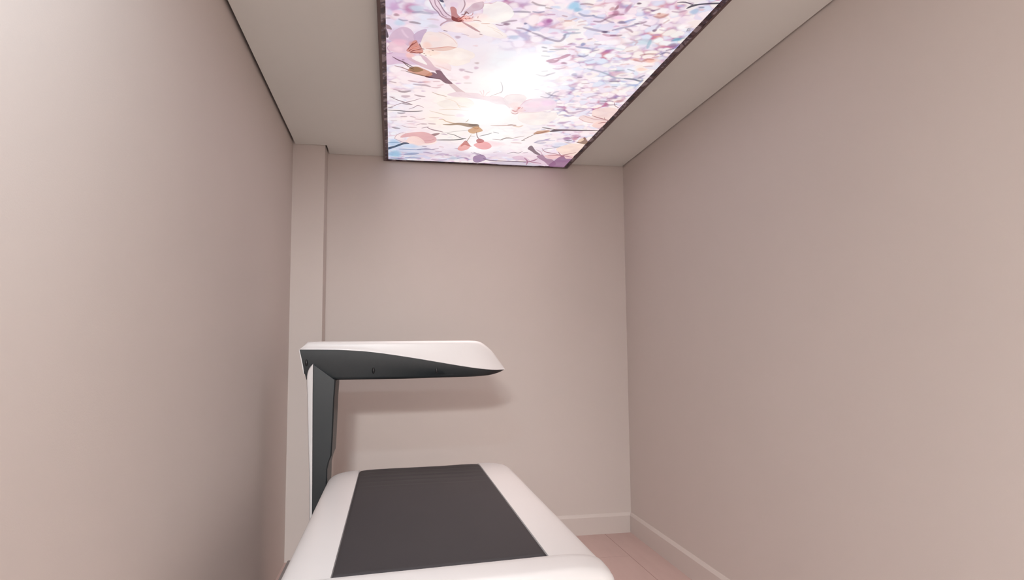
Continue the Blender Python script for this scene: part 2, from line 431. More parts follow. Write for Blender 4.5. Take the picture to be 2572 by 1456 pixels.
PRINT_ART = """0 1 186 125 165 66,2399 38,41
0 1 205 170 205 -1,2396 18,35
0 1 245 205 222 14,2434 21,18
0 1 170 130 145 8,2456 12,12
0 1 205 218 232 85,2395 30,26
2 1 150 150 175 71.4,2430.3 96.8,2426.4 119.4,2428.6 142.4,2427.6 142.4,2422.1 119.6,2416.6 96.5,2414.3 71.1,2424.9
2 1 190 165 195 115.1,2405.5 141.2,2420.3 160,2419.2 160.1,2412.4 142.1,2405.4 115.7,2398.9
0 1 198 215 232 20,2517 23,25
2 1 130 125 150 19.1,2490.1 33,2499.1 48.6,2494.8 48.6,2491.9 33.4,2492.7 19.5,2487.4
2 1 95 55 70 61.2,2506.5 76.5,2510.2 98.7,2513.2 99,2508.1 77.1,2499.1 61.3,2501.5
2 1 215 190 190 129.7,2471.8 149.6,2470.2 168.4,2471.7 168.4,2468.8 149.5,2463.9 129.5,2469
0 1 215 212 220 153,2524 25,16
2 1 130 110 125 -34.2,2489.3 -19,2486.7 -19,2484.6 -34.2,2487.2
1 0 45 45 85 158,2317 190,2312 185,2329 174,2334
1 0 150 120 125 -36,2540 -22,2544 -13,2562 -11,2578 -22,2574 -32,2568
1 0 60 40 50 -35,2572 -29,2591 -24,2646 -37,2641
1 0 238 212 225 126,2320 158,2314 169,2352 181,2376 198,2410 222,2436 230,2460 205,2458 181,2446 166,2412 145,2376 134,2352
1 0 252 228 232 253,2298 325,2286 326,2311 289,2326 269,2362 254,2391 240,2400
1 0 240 222 230 183,2333 184,2313 251,2301 260,2331 258,2358 254,2388 234,2416 216,2407 198,2377
1 0 255 250 246 305,2432 335,2390 328,2326 343,2314 355,2315 372,2298 396,2297 424,2318 449,2356 453,2385 442,2422 418,2448 396,2461 365,2463 332,2459 305,2457
1 0 216 190 200 263,2393 275,2364 292,2326 311,2311 326,2309 330,2340 321,2365 299,2381 280,2405
1 0 254 243 238 276,2475 309,2463 349,2463 386,2469 422,2513 457,2552 450,2578 406,2575 362,2561 335,2538 298,2501
1 0 254 236 234 185,2529 194,2505 213,2482 239,2468 266,2470 283,2487 308,2509 336,2538 362,2571 333,2594 305,2591 275,2558 247,2559 214,2551 193,2545
0 1 252 230 226 332,2421 30,36
0 1 252 236 230 361,2441 37,18
0 1 251 216 212 265,2496 25,25
0 1 250 224 216 312,2488 25,19
0 1 226 204 222 220,2349 17,28
0 1 202 172 186 301,2342 18,20
2 0 140 110 130 127.2,2325.4 143.1,2378.2 163.4,2410.8 174.5,2436.7 194.7,2452.5 223.5,2459 223.5,2456.8 195.1,2447.7 175.8,2432.7 165,2407.4 144.9,2375.2 128.1,2324.3
2 0 150 118 135 146,2321.9 150.7,2356 166.5,2388.9 183.2,2428.7 198.5,2441 198.9,2439.2 184.5,2425.5 168,2386.3 152.4,2354 146.9,2321.5
2 0 140 112 128 156.2,2320.6 169.9,2356 181.2,2386.6 197.6,2417.5 216.5,2435 216.9,2433 198.9,2413.6 183,2383.6 171.8,2353.4 157,2319.4
1 0 195 160 170 175,2435 195,2447 223,2452 231,2469 208,2476 191,2495 181,2517 183,2497 203,2468 195,2456
2 0 160 130 140 251.3,2301.6 258.8,2336.9 255.2,2371.6 251,2396.9 252.3,2398.1 258.1,2373.7 261.8,2336.8 252.6,2300.8
2 0 200 170 180 323.4,2306.3 328.6,2336.6 323,2358.1 323.8,2359 330.5,2337.2 324.2,2306
2 0 225 195 200 327.3,2320.5 344.6,2315.6 356.9,2316.3 372.2,2298.6 371.8,2297.5 356.2,2313.6 344.2,2312.7 327.1,2319.3
0 1 246 196 186 278,2443 31,28
1 0 192 124 122 209,2369 219,2361 231,2377 237,2409 252,2434 268,2460 256,2472 230,2463 221,2452 216,2410
1 0 130 62 62 221,2433 238,2443 247,2438 261,2458 250,2473 225,2461
2 0 215 130 120 244.7,2448.9 259,2434.9 275.7,2418.8 275.2,2417.3 258,2431.6 244.2,2447.4
2 0 150 75 70 248.4,2454.5 263.2,2427.6 273.1,2394.5 272.4,2393.5 261.7,2425.1 247.8,2453.2
2 0 235 150 140 248.7,2457.9 269.1,2443.2 289.6,2432.2 289.2,2430.2 268.2,2438.7 248.2,2455.9
2 0 120 75 75 256.5,2413.4 267.7,2409.8 271.1,2391.5 280.9,2402.9 281.6,2400.5 270,2385.1 265.3,2404.6 256,2410.5
2 0 190 120 115 280.9,2424 296.6,2409.5 297.2,2390.1 296.5,2389.8 295.4,2407.3 280.5,2422.7
2 0 190 120 115 278.3,2443.2 299.4,2434.1 300.5,2417.2 299.8,2416.8 298.5,2431.4 278.1,2441.8
2 0 140 85 85 271.1,2438.2 276.7,2446.7 277.3,2445.1 271.7,2436.6
2 0 160 110 108 287.8,2441.4 289.8,2431.7 289,2430.8 287,2440.5
2 0 190 140 135 320.8,2429.3 320.8,2416.9 319.9,2416.6 320,2429.1
2 0 190 145 140 307.5,2451.4 323,2450.1 336,2453 336,2450.9 322.6,2445.4 307.2,2449.3
2 0 210 165 150 341.8,2471.4 360.7,2469.6 373,2466.2 372.7,2464.1 360,2464.8 341.5,2469.2
1 0 190 145 150 262,2467 282,2480 309,2502 345,2540 327,2532 295,2504 273,2482
2 0 120 90 95 198,2552.1 211.2,2556.6 211.4,2553.4 198.1,2548.8
2 0 150 120 125 345.1,2558.3 355.7,2563.5 355.8,2560.5 345.2,2555.3
2 0 235 215 205 367.8,2486.3 394.3,2502.6 421.3,2517.5 421.4,2516.1 394.4,2499.5 367.8,2484.9
2 0 235 215 205 396.3,2514.8 424.4,2538.2 439.2,2555.8 439.4,2554.5 424.8,2535.3 396.5,2513.5
0 1 190 165 180 259,2599 13,14
2 0 205 185 195 272.8,2570 289.6,2575.5 301.7,2579.1 301.7,2576.8 289.6,2570.4 272.7,2567.7
2 1 110 100 125 452.9,2359.9 480.5,2357.8 510.8,2353.3 510,2349.3 478.8,2349 452.2,2356
2 1 135 105 125 422.3,2452.6 448.7,2437.9 471.6,2425.1 470.6,2421 446.2,2428.9 421.1,2448.5
0 1 135 100 125 440,2457 15,12
2 0 160 130 145 398.9,2468.7 419.1,2473.8 436.7,2462.5 436,2459.7 418.1,2467.4 398.7,2465.9
2 1 130 95 120 489,2483.9 514.1,2488.6 545.7,2504.8 545.7,2501.2 513.6,2480.6 488.6,2480.2
0 1 130 130 160 513,2441 8,9
0 1 195 205 225 487,2561 26,20
1 0 214 184 205 -20,2659 -10,2612 8,2575 28,2552 47,2549 66,2566 77,2594 86,2624 87,2670 76,2698 53,2709 25,2699 -3,2682
1 0 205 178 203 80,2615 98,2574 128,2552 123,2597 121,2643 109,2667 92,2677
1 0 240 205 216 -30,2719 -10,2683 16,2682 43,2692 61,2730 57,2777 26,2790 0,2779 -23,2759
1 0 226 196 218 -34,2784 -8,2784 35,2785 69,2807 99,2846 129,2883 93,2893 18,2893 -33,2910
1 0 250 232 236 -31,2697 -20,2717 -28,2764 -22,2786 -32,2792
2 0 200 160 185 -21.9,2721 -29.3,2749.5 -17,2778.3 -16.3,2776.8 -27.3,2748.3 -21.1,2721.9
2 0 190 150 180 -32.1,2792.8 -20.1,2800 -6.3,2788.6 -6.6,2786.6 -20.1,2795.3 -31.9,2790.7
2 1 232 205 222 30.7,2575.6 40.2,2609.4 54.5,2634 55.4,2631.6 42.7,2604.8 31.9,2573.8
1 0 254 237 229 112,2666 122,2597 137,2571 167,2573 204,2566 235,2603 259,2642 263,2689 219,2708 177,2723 136,2741 111,2711
1 0 255 241 232 115,2737 169,2724 228,2711 269,2692 305,2709 342,2734 349,2773 334,2800 334,2829 287,2874 250,2868 194,2835 147,2802 117,2779
1 0 253 230 228 142,2799 193,2827 248,2868 257,2931 210,2909 180,2900 155,2841
0 1 236 190 206 23,2681 33,32
0 1 246 214 222 17,2749 24,23
0 1 250 214 200 137,2692 21,33
0 1 252 230 222 163,2629 29,28
0 1 252 220 206 162,2760 35,27
0 1 252 222 216 211,2836 36,32
0 1 255 246 238 291,2774 35,39
0 1 214 182 208 27,2850 38,32
2 0 225 192 192 181.4,2567.5 217.4,2593.4 241.1,2621.1 259.8,2657.1 260.3,2656 241.9,2618.3 217.9,2590.3 181.6,2566
1 0 240 205 192 143,2724 185,2706 226,2692 260,2694 229,2726 187,2736
2 0 215 160 150 140,2726.1 185.1,2710.7 226.3,2694.5 260.3,2694.9 260.2,2692.6 225.8,2689.3 184.5,2705.5 139.8,2723.8
2 0 235 200 195 189.8,2886.9 219.8,2904.6 257.1,2932.4 257.3,2930.6 220.2,2900.5 189.9,2885.1
1 0 222 188 198 107,2789 132,2800 159,2845 184,2904 211,2926 198,2950 154,2931 107,2891 71,2851 59,2824 97,2839 147,2889 134,2841
1 0 252 242 240 77,2822 111,2796 126,2834 148,2884 106,2858
0 1 242 190 184 69,2799 21,28
0 1 215 150 145 83,2701 24,41
1 0 216 148 136 53,2755 67,2714 79,2665 92,2655 99,2687 118,2725 123,2762 103,2777 86,2776 68,2771
2 0 120 50 48 59.7,2742.8 71.1,2708.1 79.8,2683.5 78.9,2681.8 69,2704.6 58.7,2741.3
2 0 130 50 45 65.1,2757.5 78.2,2734 95.7,2714.6 95.2,2712.2 76.8,2728.9 64.3,2755.4
2 0 120 40 40 71.9,2764.5 85.5,2752.5 101.6,2736.6 101.1,2733.7 84.3,2746.1 71.4,2761.6
2 0 245 165 145 69.5,2741.4 86.1,2724.8 100.6,2713.6 100.3,2711.5 85.3,2720.3 69.1,2739.4
2 0 245 170 150 73.1,2752.3 90,2743.2 104.7,2731.8 104.4,2729.7 89.4,2738.5 72.9,2750.2
2 0 140 70 64 75.3,2702.7 86.7,2683.5 94,2666.6 93.3,2664.9 85.2,2679.7 74.6,2700.9
2 0 150 80 70 95,2744.9 108.4,2736.4 118.2,2729.6 117.9,2727.5 107.8,2731.6 94.7,2742.8
2 0 240 170 150 85.3,2761.9 102.2,2756.5 119.2,2756.3 119.2,2754.2 102,2751.9 85.2,2759.8
2 0 150 80 70 94.1,2768.2 109.4,2767 121.4,2767.6 121.5,2765.5 109.3,2762.3 94,2766.1
2 0 130 60 55 68.6,2776.5 82.4,2775.7 92.4,2768.6 92.2,2766.2 82,2770.3 68.5,2774
2 0 120 75 75 103.6,2683.1 106.8,2698.4 113.4,2715.1 114.6,2713.1 109.6,2694.3 104.9,2681.4
2 0 110 70 70 107.8,2774.4 113.1,2777.4 113.4,2774 108.1,2771
2 0 120 80 80 121.3,2729.5 126.5,2732.4 126.8,2729.5 121.6,2726.5
2 0 110 80 78 161,2738.3 168,2741 168.1,2737.9 161.1,2735.3
2 0 200 160 150 148.4,2755.6 153.5,2754.8 153.4,2752.2 148.3,2753
2 0 130 85 80 126.6,2771.1 131.9,2774.2 132.2,2771.1 126.9,2768.1
2 0 120 75 72 134.7,2789.6 139.8,2788.8 139.7,2785.6 134.5,2786.4
2 0 215 175 165 155.3,2785.9 160.5,2785.1 160.3,2782.4 155.2,2783.3
2 0 220 180 170 138,2722.5 148.3,2725.8 162.1,2726.1 162.1,2724.1 148.4,2721.3 138.1,2720.5
1 0 228 202 202 261,3080 284,3081 323,3139 358,3185 386,3218 343,3235 314,3187
1 0 120 76 92 190,2942 212,2939 227,2972 250,3024 280,3076 269,3083 245,3077 215,3034 188,3029 146,3018 173,2963 198,2977
1 0 210 150 125 63,2963 80,2925 105,2913 136,2934 161,2956 177,2980 173,2999 149,3012 121,3003 93,2985
1 0 155 120 90 69,2936 97,2914 127,2935 132,2948 110,2969 85,2969
2 0 100 68 78 -5.1,2830.6 17.3,2859.7 44,2880.2 84.7,2922.2 85.5,2918.3 45.5,2871.7 18.9,2851.4 -4.2,2827.1
2 0 140 100 95 6,2921.8 36.4,2935.8 63.9,2957.6 91.9,2968.9 92.2,2965.8 64.7,2950.8 37.1,2929.1 6.3,2918.8
2 0 95 72 62 38.9,2874.1 62.5,2918.5 87.3,2943.2 87.9,2940 64.2,2911.9 39.8,2871.3
2 0 110 80 62 53.6,2970.7 83.2,2990.2 130.3,3009.8 160.8,3016.7 160.9,3013.4 130.7,3002.6 83.8,2983.1 53.9,2967.6
2 0 75 25 35 145.8,3017.1 180.2,3030 214.9,3036.2 214.8,3032.4 180.3,3021.7 145.9,3013.4
2 0 150 110 125 208.8,2958.2 222.5,3002.8 241.7,3045.3 242.7,3042.8 224.9,2997.7 209.9,2956.1
2 0 180 150 150 33.6,2969.5 51.9,2970.9 51.9,2967.9 33.7,2966.5
2 0 110 70 75 35.6,2854.2 44.3,2852.7 44.3,2849.8 35.5,2851.2
2 1 150 120 130 -17.7,3103.2 6.9,3113.6 7.4,3108.2 -17.2,3097.8
2 1 175 140 150 70.9,3078.7 91.9,3087.5 115,3090.7 115.2,3086.4 92.2,3078 71.1,3074.5
2 1 150 120 130 96.9,3119.1 131.8,3127.3 154.8,3128.5 174.8,3136 175.2,3129.5 155.1,3113.8 131.7,3112.7 97,3112.5
2 1 100 65 80 27.3,3222.2 53.3,3228.9 80.5,3208.4 79.8,3199.3 52.6,3208.3 27.4,3212.9
2 1 160 125 140 1.5,3198.9 27,3210.1 27.4,3204.4 2,3193.2
2 1 175 140 155 41.8,3284.3 58.4,3294.5 78.4,3278.4 77.6,3266.6 57.8,3267.7 42.2,3272.3
2 1 130 95 105 107.3,3254.5 131.8,3270.2 154.3,3268.5 154.2,3262.7 132.1,3257.4 107.6,3248.9
2 1 200 160 165 190.5,3068.9 215.1,3064.9 214.8,3060.6 190.2,3064.6
2 1 225 180 185 213.5,3119.9 235.5,3101.5 234.4,3095.2 212.4,3113.5
2 1 205 165 170 187.3,3143 211.2,3147 225.9,3131.7 225.2,3127.5 210.3,3137.1 187.1,3138.6
2 0 205 180 165 190.7,3203.2 216,3227.6 241.2,3239.6 264.5,3249.7 264.6,3245.9 241.4,3231.3 216.5,3219.6 191,3199.7
2 1 160 130 140 -18.1,3302.3 2,3304.5 2.2,3297.2 -17.8,3295.1
0 1 205 180 192 309,2914 15,17
2 1 180 150 160 325.1,2926.8 340.8,2935.6 360.1,2939 360,2935.1 340.6,2926.9 325.1,2922.9
0 1 240 205 210 340,2995 17,23
0 1 200 180 180 369,2831 12,12
0 1 215 185 200 372,2882 12,17
2 1 205 190 185 340.4,3063.7 367.1,3059.4 366.6,3055.5 339.9,3059.8
2 1 215 195 190 268.3,3036.7 293.2,3037.4 293,3034.2 268.1,3033.5
1 0 248 226 230 268,3220 317,3176 357,3180 418,3181 453,3212 523,3201 558,3222 589,3279 616,3361 580,3314 530,3311 482,3273 427,3254 375,3246 303,3242
1 0 254 244 234 262,3297 314,3251 376,3257 417,3318 407,3377 339,3405 265,3406 225,3348
2 0 240 215 200 264.7,3276.1 308.1,3303.7 332.9,3343.4 333.3,3341.3 308.5,3298.5 264.8,3273.8
2 0 230 210 180 334.2,3354.9 357.5,3376 379.1,3376.9 378.9,3374.3 357.4,3370.3 334.3,3352.4
2 0 235 205 180 328.7,3343.9 351.1,3398.5 351.7,3396.8 329.3,3342.2
2 0 240 205 205 449,3212.2 432.3,3161.3 424,3147.6 423.6,3149.1 431.1,3163.9 448.4,3213.3
2 0 240 205 205 453.2,3212.1 446.4,3160.1 440.4,3135.1 439.7,3135.7 444.7,3160.7 452.4,3212.2
2 0 240 205 205 459.2,3211.8 465.7,3169.3 474.8,3151.4 474.2,3149.6 464,3166.1 458.4,3210.6
2 0 205 185 185 487.3,3207.9 506.6,3185.1 525.3,3160.8 535.4,3136.7 534.4,3134.4 523.5,3155.4 504.9,3179.4 486.5,3205.3
2 0 190 185 190 510,3025 525,3071.7 533.9,3124.7 531.8,3156.1 532.9,3157.5 536.5,3125.7 527.1,3070.2 510.8,3023.9
2 0 220 200 185 193.8,3466.6 227.3,3487.9 256.5,3501.8 275.4,3517.6 328,3513.2 327.7,3509.3 275.1,3509 256.7,3493.4 227.5,3479.6 194,3462.9
2 0 225 205 185 245.9,3439.9 298.5,3427.5 341.4,3426.7 395.6,3428.1 395.3,3424.9 340.9,3419.6 297.9,3420.5 245.7,3436.8
2 1 215 185 175 200,3572 222.1,3571.3 246,3564.6 245.7,3560.1 221.4,3561.1 199.7,3567.4
1 0 253 239 238 559,3228 571,3177 619,3159 652,3169 675,3209 667,3277 659,3337 635,3358 597,3329 578,3280
1 0 250 230 240 661,3342 671,3265 693,3217 742,3198 781,3186 818,3208 846,3249 854,3305 821,3352 753,3394 683,3399
0 1 242 212 234 799,3251 45,44
1 0 255 245 241 686,3417 765,3398 862,3383 887,3403 893,3499 842,3587 773,3598 697,3530
0 1 250 226 224 626,3307 29,39
0 1 246 218 230 730,3291 46,45
0 1 252 234 230 746,3470 49,49
2 0 238 208 216 666.6,3314 679.3,3246.9 706.1,3217.6 704.5,3212.6 674.9,3236.9 664.4,3310.3
2 0 235 212 212 679.7,3406.8 754.6,3402.7 814.8,3373 814.1,3370.4 753.3,3396.8 679.2,3404.2
2 0 240 222 225 559.1,3228.6 575.4,3178.8 615.2,3161.9 654,3170.2 653.7,3167.9 614.3,3156.8 573.9,3174 558.2,3226.8
0 1 252 222 218 661,3379 38,58
2 0 205 135 135 631.1,3385.3 650.1,3404 665.9,3392.1 664.7,3386.9 648.5,3392.2 631,3380.3
2 0 190 120 120 636.6,3426.8 660.2,3444.5 671.7,3421.1 670.3,3417.2 658.4,3434.8 636.4,3422.6
0 0 225 160 155 662,3348 8,17
2 0 215 150 145 655,3380.5 665.2,3362.3 668.5,3336.2 667.3,3334.2 662.6,3356.8 654,3377.7
2 0 215 160 160 679.3,3357.9 681.1,3333.9 680,3332.5 678.2,3356.5
2 0 215 165 165 695.2,3373.9 704.9,3378.4 704.6,3375.8 694.9,3371.3
2 1 165 155 175 746.2,3172.7 783.5,3186 794.3,3143 792.3,3139.4 780.4,3175.7 745.5,3168
2 1 130 120 145 759.3,3122.6 795.4,3151.9 815.4,3145.7 814.1,3140.6 793.8,3140.8 759,3117.9
2 1 170 165 185 793,3137.8 802.5,3107.4 814.5,3092.7 813,3088.4 798.4,3098.8 791.1,3134.3
2 1 185 180 195 809.6,3156.2 837.6,3159.1 864.9,3158.2 864.2,3155.1 836.1,3152.3 808.9,3153.2
2 1 205 200 210 693.9,3086 709.6,3083.5 708.8,3079.9 693.1,3082.4
0 1 195 190 200 775,3118 10,15
2 1 170 140 165 874.2,3334.4 912.2,3337.1 938.8,3369.4 971.5,3370.6 1000.8,3353.6 1022.6,3328.7 1020.9,3324.2 997.1,3343.3 968.4,3360 937.3,3359.1 910.6,3326.9 873.1,3329.7
2 1 175 150 175 905.9,3422 933.3,3414.8 962,3435.7 982.7,3409.7 980.7,3404.5 958.9,3423.5 930.6,3402.7 904.3,3416.6
2 1 150 130 165 976.9,3325.6 1000.5,3314.8 1026.2,3311.7 1024.1,3304 995.2,3297.7 974.2,3318
2 1 175 145 170 926.2,3356.1 954.3,3392.5 984.9,3378.1 983.3,3372.8 952.1,3380.7 926.2,3351.7
2 0 205 170 140 252.2,3589.8 271.7,3589.7 291.9,3619.3 328,3640.6 363,3645.3 362.7,3639.9 327.8,3628.8 292.4,3608.1 272,3578.4 251.8,3584.6
1 0 160 130 105 278,3670 318,3656 362,3629 407,3629 443,3637 477,3638 489,3678 461,3696 413,3683 365,3663 320,3677
2 0 60 42 45 428.7,3656.3 456.9,3659.8 480.9,3648 479.9,3640.8 454.9,3643.7 427.9,3649
2 0 180 150 120 405.5,3610.4 412.9,3590.9 416.7,3568.8 415.6,3566.5 410.5,3585.3 404.5,3607.7
1 0 215 168 125 434,3743 457,3697 477,3673 496,3691 520,3744 495,3777 474,3802 449,3791
2 0 190 130 90 462.3,3705.1 483.2,3719 491.9,3693.2 490.6,3689.3 481.6,3708.6 462.1,3700.5
2 0 175 155 135 460.7,3832.8 451.1,3924.8 446,3983 447.6,3985.8 454.6,3930.5 462.2,3835.1
2 0 135 95 90 487.5,3778.4 501.9,3860.5 527.8,3917.8 528.6,3913.9 504.7,3854.9 489,3777.2
1 0 238 170 165 409,4107 416,4047 429,4003 454,4008 480,4053 474,4114 445,4153 418,4148
1 0 205 132 125 423,4070 431,3979 445,3945 474,4021 491,4060 469,4047 444,4026
0 1 252 226 228 611,3984 79,64
1 0 246 175 175 502,4025 521,3973 554,3943 591,3970 616,4032 608,4084 577,4106 541,4086
1 0 200 120 120 506,3919 523,3893 551,3920 552,3960 529,3980 515,3966
2 0 60 60 62 263.7,3961.1 307.8,3958.9 368.7,3949.4 416,3926.2 437.9,3902.5 436.6,3895.2 413.5,3909.6 366.9,3932.4 306.5,3941.9 263.2,3953.4
1 0 160 120 122 221,3864 239,3839 271,3827 264,3857 242,3883
2 0 115 112 112 319,3828.9 358.6,3847.9 399.5,3894.7 430.9,3910.1 430.8,3905.1 399.6,3883.9 358.7,3837.2 318.9,3824
2 0 185 182 178 280.9,3826.7 376.4,3777.1 438.9,3743.6 438.4,3740.5 375.4,3770.1 280.5,3823.5
2 0 145 110 120 190.4,3734.6 222.5,3775.8 258.9,3791.8 288.4,3805.1 288.5,3798.7 259,3777.7 223.1,3762.1 190.9,3728.8
2 0 180 175 180 465.4,3866.2 486,3855.3 485.2,3850.4 464.6,3861.2
1 0 249 230 230 7,3958 28,3880 74,3843 52,3944 82,4001 109,4070 49,4054
1 0 254 232 226 77,4002 127,4042 189,4041 262,3973 251,4039 179,4083 116,4085
1 0 228 175 176 43,3945 70,3866 144,3825 191,3825 242,3883 261,3958 240,4017 191,4032 164,3973 111,3919
1 0 253 222 214 78,4010 100,3921 135,3908 173,3956 192,4040 141,4073 98,4055
2 0 205 150 150 191.6,3986.3 218.8,3984.6 245.9,3946.3 245.2,3942.4 217.8,3975.4 191.4,3982.1
2 0 180 150 160 7.2,3967.1 21.4,3898.5 55.5,3847.3 55.1,3844.3 20,3892.7 6.3,3965.3
2 0 160 140 155 9,3975.5 40.5,4020.1 73.2,4052.7 73.6,4048.6 41.5,4011.2 9.5,3971.6
0 1 180 205 230 5,4054 39,72
0 1 195 212 235 104,4104 50,50
0 1 150 188 215 11,4292 44,81
1 0 35 62 92 -35,4158 5,4119 44,4063 73,4035 98,4055 64,4077 30,4123 -33,4201
2 1 90 130 165 -34.4,4062.7 4.7,4052.5 41.4,4042.8 41.3,4036.3 4.6,4038.1 -34.5,4056.2
2 1 105 135 175 43,4184.3 106.6,4187.8 170.4,4181.8 170.2,4174.1 106.4,4170.6 43,4176.6
2 1 120 110 145 157.6,4177.1 208.1,4167.8 259.5,4170 259.2,4158.4 207,4142.2 156.9,4165.6
2 1 110 125 165 78.6,4299.7 123.2,4296.2 161.2,4268.8 160.1,4248.9 121,4251.6 77.8,4279.5
2 1 120 140 180 85.4,4379.9 138.2,4372.7 178.2,4375 178.2,4358.2 137.3,4335.5 84.8,4363.1
2 1 90 120 155 -31.3,4422.8 32.4,4409.8 85.9,4414.4 86,4404.1 32.4,4387.1 -31.4,4412.6
2 1 140 120 155 198.3,4229.4 224.5,4238.1 251.3,4248 251.3,4241.7 224.4,4224.1 198.2,4223.1
2 1 165 140 170 280.1,4280.7 317.6,4252.7 357.5,4259.7 357.2,4251.6 316.1,4234.8 279.1,4272.8
2 1 170 130 150 273.9,4191.6 307.9,4195.2 307.6,4188.1 273.6,4184.6
2 1 120 95 115 184.6,4102.5 205,4107.7 205,4101 184.6,4095.8
2 1 150 120 140 253.5,4150.9 283.3,4137.7 282.8,4131.6 252.9,4144.8
2 1 210 160 160 292.8,4093.6 313.5,4098.8 313.3,4093.2 292.6,4088
2 1 150 130 150 345.9,4278.6 380.8,4282.4 380.5,4276.7 345.6,4272.8
0 1 190 200 215 404,4332 37,37
2 1 160 130 155 259.7,4387.7 301.7,4407 354.5,4382.8 353.5,4372.6 300.3,4384 259.5,4377.5
2 1 140 130 155 431.3,4331.1 469.5,4310.6 498.6,4330.2 498.4,4323.6 468.1,4295.8 430.4,4324.5
2 0 70 58 66 -29,3490.7 23.9,3491.2 66.6,3496.6 120,3488 151.6,3473.9 151.2,3469.1 119.5,3477.2 66.5,3485.6 24,3480.4 -28.9,3485.8
2 0 155 128 138 -18.1,3446.4 13.3,3408.3 43.8,3375 94.3,3338.7 133.6,3297.5 133.1,3294.7 93.6,3332.3 43.1,3368.5 12.4,3402 -18.5,3443.6
2 0 130 102 112 -14.2,3299.9 22,3340.1 63.5,3367.2 91,3383.1 91.3,3379.1 64.2,3358.4 23.1,3331.7 -13.6,3296.2
2 0 155 125 135 82.9,3454 107.7,3428.1 127.1,3396.1 155.1,3418.7 155.4,3415.7 126.8,3389.2 106.6,3421.8 82.4,3451
2 1 100 80 90 -26.7,3449.5 -9.9,3446.8 -9.9,3440.5 -26.6,3443.2
2 1 110 85 95 47.5,3380 68.3,3392.2 93.4,3389.8 93.4,3383.2 68.7,3377.4 47.8,3373.4
2 1 115 95 110 24.2,3525.9 41.6,3533.7 58.7,3520.3 58.3,3513.3 41.4,3517.7 24.4,3518.7
2 1 150 120 130 42.2,3579 68.3,3574.9 68.2,3568 42.1,3572.2
2 1 165 130 140 94.2,3570.1 116.4,3579.3 116.6,3573.7 94.5,3564.5
2 1 190 155 160 121.8,3603.7 148.7,3608.8 170.1,3589.5 169.6,3585.1 148.1,3598.5 121.8,3599.1
2 1 165 140 150 78.9,3651 105.5,3646.8 105.3,3639.7 78.7,3643.9
2 1 205 185 190 -10,3651.3 14.4,3647.5 14.3,3641.6 -10,3645.4
2 1 90 70 85 -5.8,3767.2 12.3,3784.2 33.4,3782.2 33.6,3772.8 13.4,3763.3 -5.1,3758
2 1 140 115 128 161,3684.7 183.5,3681.1 183.1,3674.5 160.7,3678
2 1 160 120 130 201.1,3672.8 233,3674.5 232.6,3665.4 200.8,3663.7
2 0 195 165 172 130,3701.9 160.8,3679.3 187.9,3679.2 187.8,3675 160.2,3670 129.6,3697.8
2 0 190 160 165 48.7,3728.5 83.3,3753.4 129.3,3750.5 129.2,3746.1 83.5,3743.7 49,3724.3
2 0 150 125 138 164.2,3752.3 186.7,3737.8 199.7,3725.7 199.1,3720.9 185.5,3727 163.6,3747.5
2 0 195 155 145 560,3648.1 622.1,3641.3 666.6,3627.4 694.4,3613.1 693.3,3608.3 664.4,3616.7 620.2,3630.6 559.2,3643.2
2 0 150 115 110 651.2,3620.5 674.4,3620.6 699,3626.7 698.3,3620.7 672.4,3607.3 650.1,3614.5
2 1 215 175 150 686.7,3635.9 720.1,3648.8 736.2,3621 734.2,3614.8 717,3634 685.8,3629.2
2 0 80 52 58 860.1,3636.2 898.7,3648.1 940.3,3659.1 939.1,3652.9 896.2,3634.5 859,3630.1
1 0 78 52 62 916,3696 935,3657 988,3645 1071,3639 1186,3628 1189,3638 1076,3656 994,3669 951,3690
1 0 205 160 130 831,3754 843,3700 882,3679 910,3675 916,3696 887,3730 855,3750
2 0 150 105 90 849,3745.8 878.2,3722.2 908.2,3685.1 906.7,3680.3 874.8,3711.3 847.5,3740.8
2 0 140 118 110 788.9,3885.2 810.7,3829.8 843.5,3753.7 841.9,3749.6 807.2,3820.6 787.3,3881.1
2 0 140 130 125 785.6,3895 803.7,3884.3 802,3877.4 783.9,3888.2
2 0 150 145 145 518.7,3843.1 549.8,3819.1 578,3781.3 576.6,3775.7 547,3806.5 517.5,3837.3
2 0 150 150 155 588.3,3757.9 620,3775 619.5,3768.6 587.9,3751.6
2 0 165 150 145 653.8,3901.3 684.8,3863.9 723.3,3859.3 721.6,3849.1 680,3841.6 651.1,3891.6
2 0 190 170 165 718.2,3857.3 748.5,3832.2 781.8,3801.2 780.6,3796.7 745.8,3822.1 717,3852.7
2 0 190 170 170 604.1,3890.8 634.9,3896.8 665,3897 664.3,3892.1 633.4,3886.1 603.5,3885.9
2 1 215 180 180 731.3,3943.7 761.7,3943.4 789.7,3942.7 788.5,3935.6 758.9,3927.7 730,3936.6
2 1 150 140 175 875.7,3921.9 892.5,3892.8 923.3,3872.1 948.7,3831 945.9,3822.7 917.4,3852.9 886.5,3873.7 872.7,3913.7
2 1 150 150 175 879.8,3920.2 914.8,3926.9 942,3910.5 940.3,3904.2 911.6,3912.8 878.5,3913.8
2 1 165 165 185 944.9,3869.5 986.7,3862.9 985.3,3857.4 943.6,3863.9
0 1 222 225 240 1046,3932 55,55
2 1 150 160 175 1006.3,3983.3 1034.8,3991.6 1057.1,3975.4 1055.2,3968.9 1031.1,3976.9 1004.8,3976.8
2 1 175 150 175 931.7,3548.8 965.7,3533.6 990.9,3505.8 988.9,3500.3 961.6,3521 930,3543.1
0 1 195 170 195 952,3536 27,23
2 1 205 160 175 882.3,3598.4 919,3592.6 917.2,3585.4 880.6,3591.2
0 1 160 118 155 1055,3802 29,33
2 0 95 65 95 1046.6,3838.4 1076.5,3854 1093.2,3839 1091,3832.3 1072.6,3838.7 1045.2,3831.6
0 1 205 160 180 1093,3750 32,29
